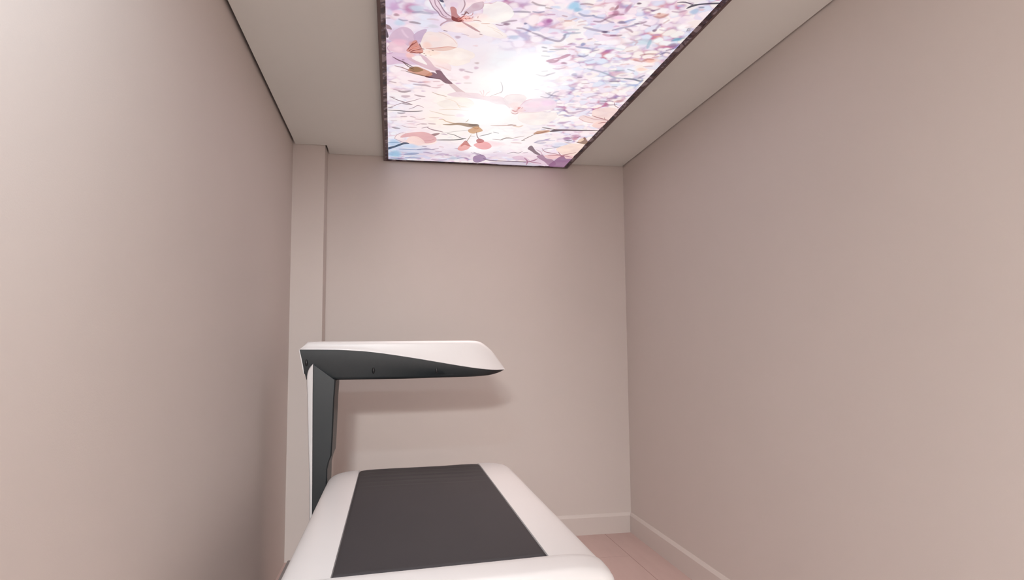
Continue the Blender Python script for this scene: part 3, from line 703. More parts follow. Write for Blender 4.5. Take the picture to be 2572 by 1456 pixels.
2 0 150 100 125 1078.1,3785.5 1110.5,3791.1 1123.1,3747.5 1121.3,3743.5 1106.9,3781 1076.9,3780.8
0 1 205 145 160 1103,3803 22,30
1 0 150 115 92 1133,3869 1153,3834 1153,3764 1181,3814 1207,3858 1204,3899 1169,3888
1 0 245 215 190 1134,3837 1143,3781 1164,3817 1150,3859
2 1 205 190 185 1063.6,3883 1110.5,3912 1149.6,3910.6 1148.1,3904.9 1107.6,3899.4 1062.7,3877.5
2 0 190 150 150 1165.1,3688.1 1196.2,3675.9 1194.9,3672.1 1163.8,3684.3
2 0 180 140 140 1099.6,3618.7 1124.9,3621.9 1123.8,3617.6 1098.4,3614.4
1 0 165 135 168 536,4340 533,4275 555,4234 591,4229 623,4317 601,4379 572,4413 547,4387
2 0 150 125 155 506.4,4190.2 535.8,4216.1 568.2,4238.5 594.1,4249.5 593.7,4243.9 567.4,4226.2 535.3,4204 506.2,4184.9
2 0 140 110 140 520.8,4179.1 556.6,4212.8 592.8,4240.4 592.6,4234.9 556.2,4200.8 520.7,4173.8
2 0 95 70 90 605.7,4314.2 652.2,4350.3 764.7,4357.6 876.7,4355.2 916.8,4344.2 915.2,4336.5 873.4,4338 762,4340.4 650.2,4333.3 605.3,4306.8
1 0 226 195 213 794,4244 842,4208 900,4265 926,4319 868,4309 816,4288
1 0 215 205 218 657,4380 766,4363 879,4366 967,4382 1064,4367 980,4442 835,4433 721,4430
1 0 232 205 220 935,4298 992,4242 1046,4291 1077,4386 1000,4398 947,4355
2 0 165 110 135 879.2,4263.2 910.8,4334.9 919.6,4407.4 924,4411.5 917.3,4326.7 880.2,4254.6
2 0 165 110 135 917.5,4345.8 954.4,4317.1 969.4,4259.6 965.8,4250.2 947.2,4294.2 914.6,4334.9
2 0 165 115 138 925,4343.4 976.6,4360.7 1015.8,4369.3 1014.2,4360.6 973.2,4341.5 923.5,4334.8
1 0 125 100 110 857,4046 866,3977 915,4080 966,4162 935,4157 891,4093
2 0 200 160 180 919.3,4064.8 954.3,4105.8 980.5,4170.2 981.6,4167.1 954.8,4095.3 918.9,4059.2
2 0 165 150 160 746.2,4171.5 781.1,4142.9 815.8,4155.5 834.4,4113 832.6,4107.7 812.9,4142.5 778.5,4129.9 744.8,4165.7
2 0 190 165 175 650.7,4159.3 680.4,4145.9 679.3,4140.1 649.7,4153.5
2 0 170 150 165 847.1,4137.7 871.3,4125.1 870.1,4119.7 845.8,4132.3
1 0 253 226 212 1041,4017 1078,3935 1144,3892 1199,3925 1195,4145 1137,4154 1076,4091
1 0 248 205 205 996,4185 1051,4140 1113,4148 1192,4155 1191,4230 1111,4214 1064,4250
1 0 170 130 155 952,4210 979,4160 1022,4237 1077,4267 1127,4378 1090,4414 1034,4322
1 0 152 108 142 1095,4274 1106,4196 1123,4156 1159,4226 1210,4237 1210,4438 1126,4440 1082,4405
2 0 165 110 122 949.1,4033.5 986.3,4101.7 1047.4,4128.6 1103.1,4152.9 1102,4147 1045.1,4115.7 985,4089.7 949.4,4029.3
2 0 165 110 122 1026.2,4174 1072.1,4170.8 1111,4161 1109.4,4155 1068.8,4157.4 1024.7,4168
2 0 165 110 122 1114.1,4151.2 1144.9,4131.9 1186.6,4085.5 1184.6,4079.9 1140.6,4119.1 1112.2,4145.4
2 0 165 110 122 1118.5,4169.1 1156.2,4176.3 1192.1,4195.1 1191,4189.1 1153.3,4163 1117.1,4163
2 0 165 100 115 1073.3,4093.1 1097.2,4147.1 1122.1,4183 1130.3,4149 1127.7,4142.7 1118.3,4166.9 1098,4136 1074,4088.9
2 0 190 180 185 962,4083.8 968.4,4042.8 1007.7,4019.7 1035.8,3995 1034.2,3989.9 1004.4,4008.3 964.7,4031.8 960,4079.8
1 0 250 224 217 1083,3385 1067,3313 1101,3278 1139,3260 1211,3296 1206,3456 1151,3431 1097,3408
1 0 249 224 220 1025,3445 1036,3398 1099,3414 1184,3446 1155,3517 1077,3496
1 0 250 215 208 1134,3541 1154,3477 1199,3477 1197,3573 1165,3585
2 0 165 105 110 1089.1,3398.5 1132.5,3426.4 1174.1,3445.9 1202.2,3458.4 1201.2,3454 1171.9,3436.2 1130.5,3416.8 1088.3,3394.3
2 0 205 160 160 1040.7,3405.7 1109.4,3448.4 1193.2,3459.3 1192.2,3455.9 1107.7,3441 1040.2,3402.5
2 0 160 100 105 1160.8,3512 1182.6,3497.9 1206.6,3484.5 1204.9,3479.9 1178.8,3487.9 1159.1,3507.4
2 0 165 105 110 1164.4,3416.9 1181.2,3453.4 1182,3452.2 1165.2,3415.7
2 0 205 165 165 1029,3452.4 1078,3499.6 1122.3,3504 1121.4,3500.5 1076.6,3492.2 1028.7,3449.4
2 1 105 80 105 1065.1,3182.6 1087.8,3185.5 1100,3182.6 1098.2,3176.8 1083.8,3172.6 1063.4,3176.8
2 1 150 120 150 1100.2,3176.4 1121.6,3176.1 1134.5,3182 1133.6,3177.4 1118.5,3165.4 1098.6,3171.7
0 1 195 170 190 1079,3211 19,21
2 1 140 115 135 1112.1,3231.4 1138.4,3230 1163,3211.6 1161.2,3207.3 1134.7,3220.2 1110.6,3226.9
0 1 195 150 155 1163,3164 21,21
2 0 150 115 120 1143.6,3190 1163.3,3235.2 1198.9,3263.8 1198.4,3260.6 1163.7,3229.6 1144.5,3189
2 1 170 160 170 1091.7,3138.7 1128.5,3132.7 1127.1,3128.5 1090.3,3134.5
2 1 150 150 165 958,3171.2 982.6,3167.2 981.3,3163 956.8,3166.9
2 1 180 175 185 924.5,3204.1 945.2,3200.8 944,3197 923.4,3200.3
2 1 175 165 185 1021.3,3222.6 1040.4,3213.8 1039,3210 1019.9,3218.7
2 1 195 185 195 984.5,3144.7 1007.3,3121.7 1025,3111.1 1023.7,3107.5 1004.2,3113.7 983,3141.1
2 1 205 185 190 850.4,3250 871.2,3246.7 870.2,3242.7 849.4,3246.1
0 1 188 128 178 592,2419 27,37
0 1 170 105 160 601,2401 14,18
0 1 250 205 232 573,2432 14,16
0 1 255 253 255 551,2312 18,23
0 1 150 200 228 666,2275 25,33
0 1 150 190 215 689,2301 19,17
0 1 215 222 245 721,2313 24,20
2 1 120 90 105 506.5,2277 528,2292.5 556.6,2294.7 556.1,2291.7 527.6,2286 506.6,2274.2
2 1 150 125 130 565.8,2307.4 586.5,2309.9 586.2,2307.6 565.4,2305.1
2 1 110 120 155 524.4,2344.3 544.3,2348.7 562.3,2338 561.5,2335.4 542.9,2342.9 524.1,2341.7
2 1 175 120 150 586.7,2355.2 608,2351.7 607.3,2349 586.1,2352.6
2 1 165 115 125 643.7,2354.9 659,2358.6 658.6,2355.9 643.3,2352.3
2 1 190 125 115 663.5,2392.6 685.2,2389 684.4,2386 662.7,2389.6
2 1 205 150 145 689.1,2378.9 702,2367.3 700.6,2364.3 687.8,2375.9
2 1 205 165 165 720.6,2392.6 741.2,2379.5 740.1,2376.9 719.5,2389.9
2 1 215 185 190 724,2421.2 737.5,2411 750.3,2410.4 749.6,2407.6 735.3,2404.9 722.9,2418.6
2 1 120 105 130 556.9,2510.2 588.8,2528.3 618.8,2548.1 657.1,2563.5 684.6,2566.3 696.7,2541 694.3,2503.5 691.8,2501.8 691.2,2534.6 681.2,2556.1 655.6,2553.2 618.2,2538.2 588.5,2518.7 556.7,2505.8
2 1 145 155 180 689.4,2512.3 700.4,2496.1 723.3,2489 747.3,2478.7 745.9,2474.4 720.2,2479.2 696.6,2486.7 687.3,2508.6
2 1 175 185 200 680.9,2469.3 707,2461 733.3,2453.8 732,2449.5 704.1,2451.4 679.5,2465
0 1 225 232 248 637,2583 30,17
2 1 135 95 112 689.8,2260.7 711.5,2255.9 731.9,2256.6 731.2,2253.8 709.8,2249.9 688.9,2258
0 1 180 118 145 837,2300 18,20
0 1 205 160 165 816,2273 12,16
0 1 165 115 130 830,2262 7,22
0 1 248 200 222 819,2306 12,14
0 1 192 145 170 874,2258 10,36
2 1 150 85 115 823.5,2322.6 849.9,2314.6 871.8,2308.4 870.3,2304.5 846.5,2305.9 822,2318.7
0 1 250 205 230 866,2332 27,15
2 1 110 125 165 701,2327.7 726.9,2344.9 760.2,2336.5 758.8,2332 724.9,2334.9 700.8,2323.5
2 1 130 140 170 758.7,2332.7 779.1,2346.7 804,2347.1 803.2,2344.1 778,2340.3 758.5,2330
2 1 115 80 105 777.8,2377.1 803.3,2378.3 815.2,2354.8 813.4,2351.8 800,2370.7 776.8,2373.5
2 1 160 115 140 815.1,2354.7 832.1,2331.9 847.9,2318.1 846.5,2315.1 828.6,2325.5 813.4,2351.9
2 1 150 125 150 815.4,2357.6 839.5,2371.2 853.9,2373.6 853.3,2370.9 838.6,2365.3 815.1,2355
0 1 120 105 140 888,2366 20,13
2 1 110 140 195 902.4,2359.8 915.8,2350.5 929.8,2336.1 927.8,2332.3 911.3,2342.1 900.3,2356
2 1 120 115 155 875,2433.3 902.4,2414.3 929.6,2396.4 955,2366.9 953.1,2363.6 925.6,2388.8 898.6,2406.5 873.3,2429.8
2 1 140 125 155 753.8,2433.9 785.4,2445.1 821.6,2452.7 861.1,2453.3 859.8,2448.3 819,2441.8 783.2,2434.3 752.9,2429.1
0 1 95 72 105 846,2453 14,11
2 1 185 115 150 848.3,2476.6 875.8,2486.4 898.1,2475.4 895.8,2469.5 871.7,2473.1 847,2470.7
2 1 125 85 110 882.5,2480.4 907.9,2478.7 922.2,2470.3 920.6,2466.5 904.7,2470.1 881.2,2476.5
2 1 140 95 120 921,2412.2 941.7,2424.2 957,2436.4 957.1,2433.3 941.1,2416.6 920.4,2408.6
0 1 140 148 190 789,2573 11,18
2 1 105 115 160 768.7,2601.2 795.2,2607.5 827.2,2606.7 825.9,2601.8 792.6,2596.7 767.6,2596.3
2 1 105 105 150 803.5,2684.4 826.1,2691.7 839.9,2670.4 838,2666.3 822.7,2681.8 802.6,2680
2 1 185 175 205 821.2,2738.4 856.5,2730.9 877.3,2708.4 875.7,2704.8 853.3,2722.4 820,2734.4
2 1 130 115 145 852.2,2628.6 870.9,2613.9 869.5,2610.8 850.8,2625.4
2 1 150 125 150 840,2562.5 862.9,2562.4 862,2559.2 839.1,2559.3
2 1 175 125 135 800,2528.8 811.1,2519.8 809.9,2517.2 798.9,2526.2
2 1 175 140 150 729.2,2584.4 739,2575.4 737.7,2572.4 728,2581.4
2 1 150 145 140 665.3,2644 694.8,2641.2 727.3,2629.9 726.3,2626.7 692.8,2633.9 664.5,2640.7
2 1 130 130 140 626.2,2628.4 643.1,2633.2 642.4,2628.3 625.6,2623.5
2 1 160 155 165 638.2,2663.9 651.9,2661.6 651.1,2658.3 637.4,2660.5
2 1 185 185 185 643.5,2710.2 672.3,2709.5 671.5,2706 642.8,2706.7
1 1 200 145 170 673,2756 696,2732 722,2712 744,2680 762,2677 748,2707 727,2731 720,2753 705,2768
0 1 246 210 232 725,2773 32,20
0 1 246 215 232 711,2734 11,8
0 1 165 110 140 756,2764 16,12
2 1 160 105 135 693.8,2767.9 712.8,2767.7 724.6,2741.9 722.7,2737.9 709.2,2757.7 692.7,2763.2
2 1 190 140 172 724.3,2831.2 748.2,2834.6 773.2,2814.5 771.7,2810.1 745.3,2824.6 723.3,2826.7
2 1 175 170 175 662.2,2907.9 700.6,2922.6 721,2893.7 719.5,2890.1 698.4,2913.8 661.7,2904
2 1 150 145 155 714,2904.6 740.1,2877.6 738.3,2872.9 712.2,2899.8
2 1 190 190 185 680.3,2868.7 701.3,2860.8 700.4,2857.4 679.4,2865.3
0 1 195 195 215 837,2873 15,13
2 1 120 100 115 864.5,2907.4 879.6,2904.9 878.4,2900.9 863.4,2903.3
0 1 215 200 220 906,2861 15,17
2 1 205 180 190 891.2,2930.8 915.8,2926.8 914.8,2923.6 890.2,2927.6
2 1 170 135 145 906.8,2976.7 934.3,2967.4 933,2963.6 905.6,2973
0 1 235 210 222 930,3006 15,19
2 1 140 150 170 885.5,2809 943.4,2828.7 990.1,2852.6 1041.5,2886.1 1092.4,2887.4 1133.5,2890.2 1170,2900.4 1168.8,2896 1130.5,2880.4 1089.2,2877.6 1039.2,2876.5 988.7,2843.5 941.6,2819.6 884.7,2804.9
2 1 150 165 175 987.7,2814.1 1020.1,2806.6 1050.9,2794.9 1049.5,2791.6 1017.3,2799.1 986.4,2810.7
2 1 135 140 150 1069.6,2783.2 1101.6,2795.7 1100.6,2792 1068.7,2779.5
2 1 120 105 130 1032.4,2933.3 1056.9,2928.5 1074.3,2926.5 1072.4,2920.4 1052.1,2914.9 1030.1,2927.2
0 1 180 175 200 1039,2900 15,22
2 1 165 160 170 1062.7,2986.1 1082.2,2982.9 1080.8,2979.1 1061.4,2982.3
2 1 205 215 225 894,2591.9 938.5,2591.5 975.5,2593.8 974,2588.9 935.2,2580.7 892.4,2587.1
2 1 185 190 195 970,2628.4 995.9,2624.2 994.9,2621.5 969,2625.8
2 1 200 160 160 999.3,2608.3 1018.9,2597.3 1017.4,2594.1 997.8,2605.1
0 1 240 195 185 1062,2676 25,15
2 1 225 180 175 1019.2,2739.4 1048.6,2726.1 1047.1,2722.6 1017.8,2735.9
2 0 70 50 80 1043.4,2187.4 1072,2184.7 1105.5,2194.3 1104.6,2191.2 1069.4,2177.7 1042,2184.3
1 0 42 36 62 1094,2224 1103,2196 1125,2184 1159,2172 1196,2163 1200,2171 1163,2180 1132,2191 1115,2203
0 1 170 195 218 1135,2238 18,25
2 1 65 65 95 1142.1,2209 1154.1,2207 1152.2,2203.3 1140.2,2205.4
0 1 225 178 165 1019,2288 27,20
2 1 180 125 120 995.4,2300.1 1021.6,2310.9 1037.2,2298.5 1043.6,2276.4 1041.1,2273.3 1031.9,2290.8 1018.1,2302.1 994.4,2296.2
0 1 190 140 130 1006,2277 8,8
0 1 225 185 200 1095,2257 18,25
2 1 150 115 140 934.6,2261.2 951.3,2251.6 975.2,2262.6 992.5,2245.5 990.8,2242.5 972.3,2255.3 948.7,2244.4 933,2258.1
0 1 90 55 80 902,2218 10,8
0 1 140 110 145 974,2259 10,8
2 1 165 130 155 1052.3,2253.5 1078.7,2257.1 1098.5,2239.7 1096.7,2236.8 1075.4,2250.4 1051.2,2250.4
2 1 120 80 110 945.5,2368.9 967.6,2364.6 980.5,2346.8 978.3,2343.1 963.2,2355.8 943.8,2364.8
2 1 135 90 110 983.3,2371.9 1009.2,2377.5 1008.2,2374.2 982.4,2368.6
0 1 120 90 120 1042,2407 10,13
2 1 150 120 150 1044.2,2394.3 1046,2368.9 1047.4,2354.3 1045.5,2352.1 1041.5,2364.5 1042.1,2392.5
2 1 190 165 185 1062.3,2398.5 1088.6,2402.8 1108.3,2377.3 1106.6,2374.8 1085.4,2396.5 1061.3,2395.6
2 1 190 150 150 1056,2343.1 1065.5,2319 1063.8,2316.9 1054.2,2340.9
0 1 235 222 225 1112,2349 19,15
0 1 205 222 230 1042,2509 40,30
2 1 145 182 200 1075.5,2561 1070.8,2526.2 1060.5,2489.4 1055.9,2487.2 1060.4,2521 1070.7,2558.7
0 1 145 195 210 1166,2467 22,17
2 1 110 150 180 1151.8,2482.1 1170.2,2467.2 1190.7,2450.6 1188.5,2446.8 1165.4,2458.9 1149.6,2478.4
0 1 150 120 150 1171,2517 22,20
2 1 95 70 100 1166.7,2569.1 1186,2550.5 1184.2,2547.5 1164.9,2566
2 1 110 100 130 1157,2610.3 1170.9,2591.2 1189.8,2593.1 1188.3,2588.9 1166.2,2581.9 1154.5,2606.4
0 1 170 160 170 1179,2381 8,12
2 0 140 135 150 1175.8,2392.1 1171.1,2370.7 1181.4,2364.8 1180.3,2362.9 1168.1,2367.4 1174.5,2391.5
0 1 240 185 170 1132,2677 30,23
2 1 185 120 115 1062.2,2683 1102,2696.5 1117.8,2669 1142.3,2665.8 1140.4,2660.6 1112.3,2657.8 1097,2684.9 1060.8,2677.8
2 1 170 110 108 1072.7,2631.9 1100.4,2617.8 1128.9,2610.7 1127.4,2607.1 1096.8,2609.7 1071,2628.3
2 1 190 130 130 1134.3,2645.9 1152.2,2634.9 1150.4,2631.2 1132.5,2642.2
0 1 248 210 195 1131,2771 26,20
2 1 190 150 150 1131.7,2742.5 1162.7,2733.1 1161.1,2729.5 1130.1,2738.9
2 1 120 110 140 1154.8,2869.9 1164.7,2852.5 1169.1,2834.9 1166.3,2830.6 1158.5,2842.7 1152,2865.4
2 1 90 85 105 1091.4,2884.5 1133.4,2889.7 1170.9,2902.8 1183.8,2893.2 1182,2889.3 1167.9,2893.7 1130.7,2880.8 1090.1,2880.5
2 1 205 165 170 1010.5,2541 1007.8,2509 974.4,2493.5 974.9,2496.4 1006.7,2513.4 1008.6,2539.5
2 1 200 190 195 959,2542.8 987.9,2529 1005.4,2505.8 1003.8,2503 984.6,2522.4 957.6,2539.8"""

# ------------------------------------------------------------------ the room (metres; camera at x = 0, y = 0)
XL, XR, YB, YF = -0.6332, 1.6555, 4.4652, -3.60      # left, right, back, front walls
XP, YP = -0.4347, 4.2766                             # box column in the far left corner
H, HS = 2.60, 2.72                                   # plasterboard ceiling, slab above it
SK, ST = 0.135, 0.013                                # skirting height and thickness

struct('floor', box(bmesh.new(), XL - 0.1, XR + 0.1, YF - 0.1, YB + 0.1, -0.08, 0.0), M_FLOOR)
struct('wall_left', box(bmesh.new(), XL - 0.1, XL, YF - 0.1, YB + 0.1, 0, HS), M_WALL)
struct('wall_right', box(bmesh.new(), XR, XR + 0.1, YF - 0.1, YB + 0.1, 0, HS), M_WALL)
struct('wall_back', box(bmesh.new(), XL, XR, YB, YB + 0.1, 0, HS), M_WALL)
struct('wall_front', box(bmesh.new(), XL, XR, YF - 0.1, YF, 0, HS), M_WALL)
struct('trim_1', box(bmesh.new(), XL, XP, YP, YB, 0, HS, 0), M_WALL, 'box column boarded in beige plaster in the far left corner')

def ceiling():
    bm = bmesh.new()
    gl, gr, gb = 0.016, 0.009, 0.007                 # shadow gap along the walls
    pts = [(XL + gl, YF), (XR - gr, YF), (XR - gr, YB - gb), (XP + 0.012, YB - gb), (XP + 0.012, YP - gb), (XL + gl, YP - gb)]
    lo = [bm.verts.new((x, y, H)) for x, y in pts]
    hi = [bm.verts.new((x, y, H + 0.014)) for x, y in pts]
    bm.faces.new(lo)
    bm.faces.new(hi[::-1])
    for i in range(len(pts)):
        j = (i + 1) % len(pts)
        bm.faces.new((lo[i], lo[j], hi[j], hi[i]))
    box(bm, XL - 0.1, XR + 0.1, YF - 0.1, YB + 0.1, HS, HS + 0.1)
    return bm
struct('ceiling', ceiling(), M_CEIL, smooth=0)

def skirting(a, b, inward):
    """board from a to b along a wall; `inward` points into the room; bevelled top edge"""
    bm = bmesh.new()
    a, b, n = Vector(a), Vector(b), Vector(inward)
    prof = [(0, 0), (ST, 0), (ST, SK - 0.020), (0.003, SK), (0, SK)]
    rings = [[(p.x + n.x * t, p.y + n.y * t, z) for t, z in prof] for p in (a, b)]
    return loft(bm, rings)
struct('baseboard_back', skirting((XP, YB, 0), (XR, YB, 0), (0, -1, 0)), M_SKIRT, smooth=20)
struct('baseboard_right', skirting((XR, YF, 0), (XR, YB, 0), (-1, 0, 0)), M_SKIRT, smooth=20)
struct('baseboard_front', skirting((XL, YF, 0), (XR, YF, 0), (0, 1, 0)), M_SKIRT, smooth=20)

# ------------------------------------------------------------------ backlit blossom panel on the ceiling
BX0, BX1, BY0, BY1 = -0.065, 1.234, 1.96, 4.4585     # outside of the frame
ZF, ZP = 2.566, 2.573                                # underside of the frame, print
FW, FE = 0.013, 0.019                                # frame face, dark margin of the fabric
light_box = thing('light_box', 'large backlit cherry blossom picture panel in a thin bronze frame under the ceiling', 'ceiling light', ((BX0 + BX1) / 2, (BY0 + BY1) / 2, H))

def ring_frame():
    bm = bmesh.new()
    # outside wall, bevelled lip, inside wall
    prof = [(0.0, H), (0.0, ZF + 0.002), (0.002, ZF), (FW, ZF), (FW, ZF + 0.012), (FW + 0.004, H)]
    loops = []
    for t, z in prof:
        loops.append([bm.verts.new(p) for p in ((BX0 + t, BY0 + t, z), (BX1 - t, BY0 + t, z), (BX1 - t, BY1 - t, z), (BX0 + t, BY1 - t, z))])
    for a, b in zip(loops, loops[1:] + loops[:1]):
        for i in range(4):
            j = (i + 1) % 4
            bm.faces.new((a[i], a[j], b[j], b[i]))
    return bm
link('frame', ring_frame(), M_FRAME, light_box, 20)

def ring_edge():
    bm = bmesh.new()
    loops = []
    for t, z in ((FW, ZF + 0.001), (FW + 0.006, ZF + 0.002), (FW + FE, ZP), (FW + FE, ZP + 0.006), (FW, ZP + 0.006)):
        loops.append([bm.verts.new(p) for p in ((BX0 + t, BY0 + t, z), (BX1 - t, BY0 + t, z), (BX1 - t, BY1 - t * 0.7, z), (BX0 + t, BY1 - t * 0.7, z))])
    for a, b in zip(loops, loops[1:] + loops[:1]):
        for i in range(4):
            j = (i + 1) % 4
            bm.faces.new((a[i], a[j], b[j], b[i]))
    return bm
o = link('fabric_margin', ring_edge(), M_EDGE, light_box, 20)
o['label'] = 'dark unlit margin of the print'

PX0, PX1, PY0, PY1 = BX0 + FW + FE, BX1 - FW - FE, BY0 + FW + FE, BY1 - (FW + FE) * 0.7

def catmull(pts, sub, tension=0.5):
    out = []
    n = len(pts)
    for i in range(n):
        p0, p1, p2, p3 = pts[i - 1], pts[i], pts[(i + 1) % n], pts[(i + 2) % n]
        for k in range(sub):
            t = k / sub
            t2, t3 = t * t, t * t * t
            out.append(tuple(tension * (2 * b + (c - a) * t + (2 * a - 5 * b + 4 * c - d) * t2 + (3 * b - a - 3 * c + d) * t3)
                             for a, b, c, d in zip(p0, p1, p2, p3)))
    return out

def print_panel():
    """the picture as one mesh: a softly coloured ground and thousands of printed shapes lying on it"""
    V, F, C, MI = [], [], [], []
    rnd = random.Random(7)
    knots = [tuple(float(a) for a in l.split(',')) for l in PRINT_GROUND.split('\n')]
    for k in range(14):                                           # towards the camera the same pastels go on
        c = rnd.choice(((236, 220, 236), (248, 226, 226), (222, 226, 244), (250, 236, 228)))
        knots.append((rnd.uniform(0, 1190), rnd.uniform(1960, 2120), *c))
    knots = [(x / 1000, y / 1000, lin(r), lin(g), lin(b)) for x, y, r, g, b in knots]
    def burn(x, y):
        return (0.9 * math.exp(-((x - 0.486) ** 2 + ((y - 3.39) * 0.7) ** 2) / 0.010)
                + 0.35 * math.exp(-((x - 0.661) ** 2 + ((y - 2.929) * 0.8) ** 2) / 0.03))
    nx, ny = 52, 100
    for j in range(ny + 1):
        for i in range(nx + 1):
            x = PX0 + (PX1 - PX0) * i / nx
            y = PY0 + (PY1 - PY0) * j / ny
            s = [0.0, 0.0, 0.0, 0.0]
            for kx, ky, r, g, b in knots:
                w = 1.0 / (((x - kx) ** 2 + ((y - ky) * 0.75) ** 2) ** 1.6 + 2e-5)
                s[0] += w * r; s[1] += w * g; s[2] += w * b; s[3] += w
            c = [q / s[3] for q in s[:3]]
            # the lamps behind the fabric burn through in two places
            hot = burn(x, y)
            c = [q + (1.05 - q * 0.6) * min(1, hot) for q in c]
            al = min(1.0, max(0.10, (x - 0.30 - max(0, y - 2.55) * 0.40) / 0.30, (y - 4.20) / 0.16, 0.35 * (0.22 - x) / 0.15, 0.9 - (y - 2.3) / 0.25))
            al *= max(0.0, 1 - 1.3 * hot) * max(0.12, 1 - math.exp(-(((x - 0.58) / 0.20) ** 2 + ((y - 3.0) / 0.42) ** 2)))
            V.append((x, y, ZP)); C.append((*c, al))
    for j in range(ny):
        for i in range(nx):
            a = j * (nx + 1) + i
            F.append((a, a + nx + 1, a + nx + 2, a + 1)); MI.append(0)
    layer = [0]
    def inside(p):
        return (min(max(p[0], PX0 + 0.0005), PX1 - 0.0005), min(max(p[1], PY0 + 0.0005), PY1 - 0.0005))
    def patch(pts, col, alpha, soft, contour=False):
        """filled outline with a feathered rim"""
        layer[0] += 1
        z = ZP - 0.00022 - layer[0] * 6e-6
        n = len(pts)
        area = sum(pts[i][0] * pts[(i + 1) % n][1] - pts[(i + 1) % n][0] * pts[i][1] for i in range(n))
        sg = 1 if area > 0 else -1
        outer = []
        for i in range(n):
            dx = pts[(i + 1) % n][0] - pts[i - 1][0]
            dy = pts[(i + 1) % n][1] - pts[i - 1][1]
            l = math.hypot(dx, dy) or 1
            outer.append((pts[i][0] + sg * dy / l * soft, pts[i][1] - sg * dx / l * soft))
        b = len(V)
        c = [lin(q) for q in col]
        for p in pts:
            V.append((*inside(p), z)); C.append((*((q * 0.93 for q in c) if contour else c), alpha))
        for p in outer:
            V.append((*inside(p), z)); C.append((*((q * 0.6 for q in c) if contour else c), 0.0))
        F.append(tuple(range(b, b + n))); MI.append(1)
        for i in range(n):
            j = (i + 1) % n
            F.append((b + i, b + n + i, b + n + j, b + j)); MI.append(1)
    def blob(x, y, rx, ry, col, alpha, ang=0.0, wob=0.15):
        layer[0] += 1
        z = ZP - 0.00022 - layer[0] * 6e-6
        n = 14
        b = len(V)
        c = [lin(q) for q in col]
        V.append((*inside((x, y)), z)); C.append((*c, alpha))
        ph = rnd.uniform(0, 6)
        ca, sa = math.cos(ang), math.sin(ang)
        for f, al in ((0.62, alpha * 0.9), (1.2, 0.0)):
            for i in range(n):
                t = 2 * PI * i / n
                k = f * (1 + wob * math.sin(3 * t + ph))
                u, v = rx * k * math.cos(t), ry * k * math.sin(t)
                V.append((*inside((x + u * ca - v * sa, y + u * sa + v * ca)), z)); C.append((*c, al))
        for i in range(n):
            j = (i + 1) % n
            F.append((b, b + 1 + i, b + 1 + j)); MI.append(1)
            F.append((b + 1 + i, b + 1 + n + i, b + 1 + n + j, b + 1 + j)); MI.append(1)
    # out-of-focus blossom: pale petals with mauve and blue gaps, denser towards the right and the near end
    pale = ((253, 238, 242), (255, 246, 241), (250, 230, 236), (238, 238, 250), (255, 251, 248), (244, 226, 240))
    deep = ((205, 165, 200), (182, 150, 190), (176, 186, 220), (225, 178, 178), (160, 130, 160), (190, 205, 230), (214, 160, 190))
    for k in range(760):
        x = rnd.uniform(PX0 + 0.02, PX1 - 0.02)
        y = PY0 + 0.02 + (PY1 - PY0 - 0.05) * rnd.random()
        dens = 1.0 if y < 2.0 else max(0.0, min(1.0, (x - 0.35 - max(0, y - 2.6) * 0.42) / 0.25))
        if rnd.random() > max(dens, 0.12):
            continue
        if ((x - 0.55) / 0.22) ** 2 + ((y - 3.1) / 0.45) ** 2 < 1:
            continue
        if rnd.random() < 0.52:
            r = rnd.uniform(0.014, 0.034)
            blob(x, y, r, r * rnd.uniform(0.6, 1.0), rnd.choice(pale), rnd.uniform(0.5, 0.85), rnd.uniform(0, PI))
        else:
            r = rnd.uniform(0.008, 0.024)
            blob(x, y, r, r * rnd.uniform(0.35, 0.8), rnd.choice(deep), rnd.uniform(0.35, 0.75), rnd.uniform(-0.5, 0.5))
    for l in PRINT_ART.split('\n'):
        w = l.split()                                 # kind (0 blob, 1 outline, 2 stroke), soft, colour, points in mm
        kind, soft = int(w[0]), w[1] == '1'
        col = tuple(int(q) for q in w[2:5])
        pts = [tuple(float(a) / 1000 for a in q.split(',')) for q in w[5:]]
        if kind == 0:
            blob(*pts[0], *pts[1], col, 0.85 if soft else 0.95, 0.0, 0.08)
        elif kind == 1:
            patch(catmull(pts, 4), col, 0.88, 0.006 if soft else 0.0022, True)
        else:
            patch(catmull(pts, 3), col, 0.58 if soft else 0.82, 0.0065 if soft else 0.0018)
    for i, (v, c) in enumerate(zip(V, C)):                        # the same lamps shine through the inks
        if i >= (nx + 1) * (ny + 1):
            h = min(1.0, 0.95 * burn(v[0], v[1]))
            C[i] = tuple(q + (1.02 - q) * h for q in c[:3]) + (c[3],)
    me = bpy.data.meshes.new('printed_panel')
    me.from_pydata(V, [], F)
    me.polygons.foreach_set('material_index', MI)
    a = me.attributes.new('tint', 'FLOAT_COLOR', 'POINT')
    a.data.foreach_set('color', [q for c in C for q in c])
    for m in M_PRINT:
        me.materials.append(m)
    me.update()
    o = bpy.data.objects.new('printed_panel', me)
    COL.objects.link(o)
    o.parent = light_box
    o.matrix_parent_inverse = light_box.matrix_world.inverted()
    o['label'] = 'glowing print of pink and white cherry blossom with brown twigs'
    return o
print_panel()

# ------------------------------------------------------------------ the bone densitometer
TX0, TX1, TC = -0.307, 0.628, 0.150                  # outside of the table rim, middle of the pad
PHX = 0.305                                          # half width of the pad
SKEW = 0.100                                         # the table ends run slightly askew to the walls
ZT = 0.680
Y_CAP, Y_SEAM, Y_END = 1.745, 1.892, 3.530
def sk(x, y):
    return y + SKEW * (x - TC)

machine = thing('bone_densitometer', 'white bone scanner with long charcoal padded table and C-shaped scan arm at its far end', 'medical scanner', (TC, 2.6, 0))

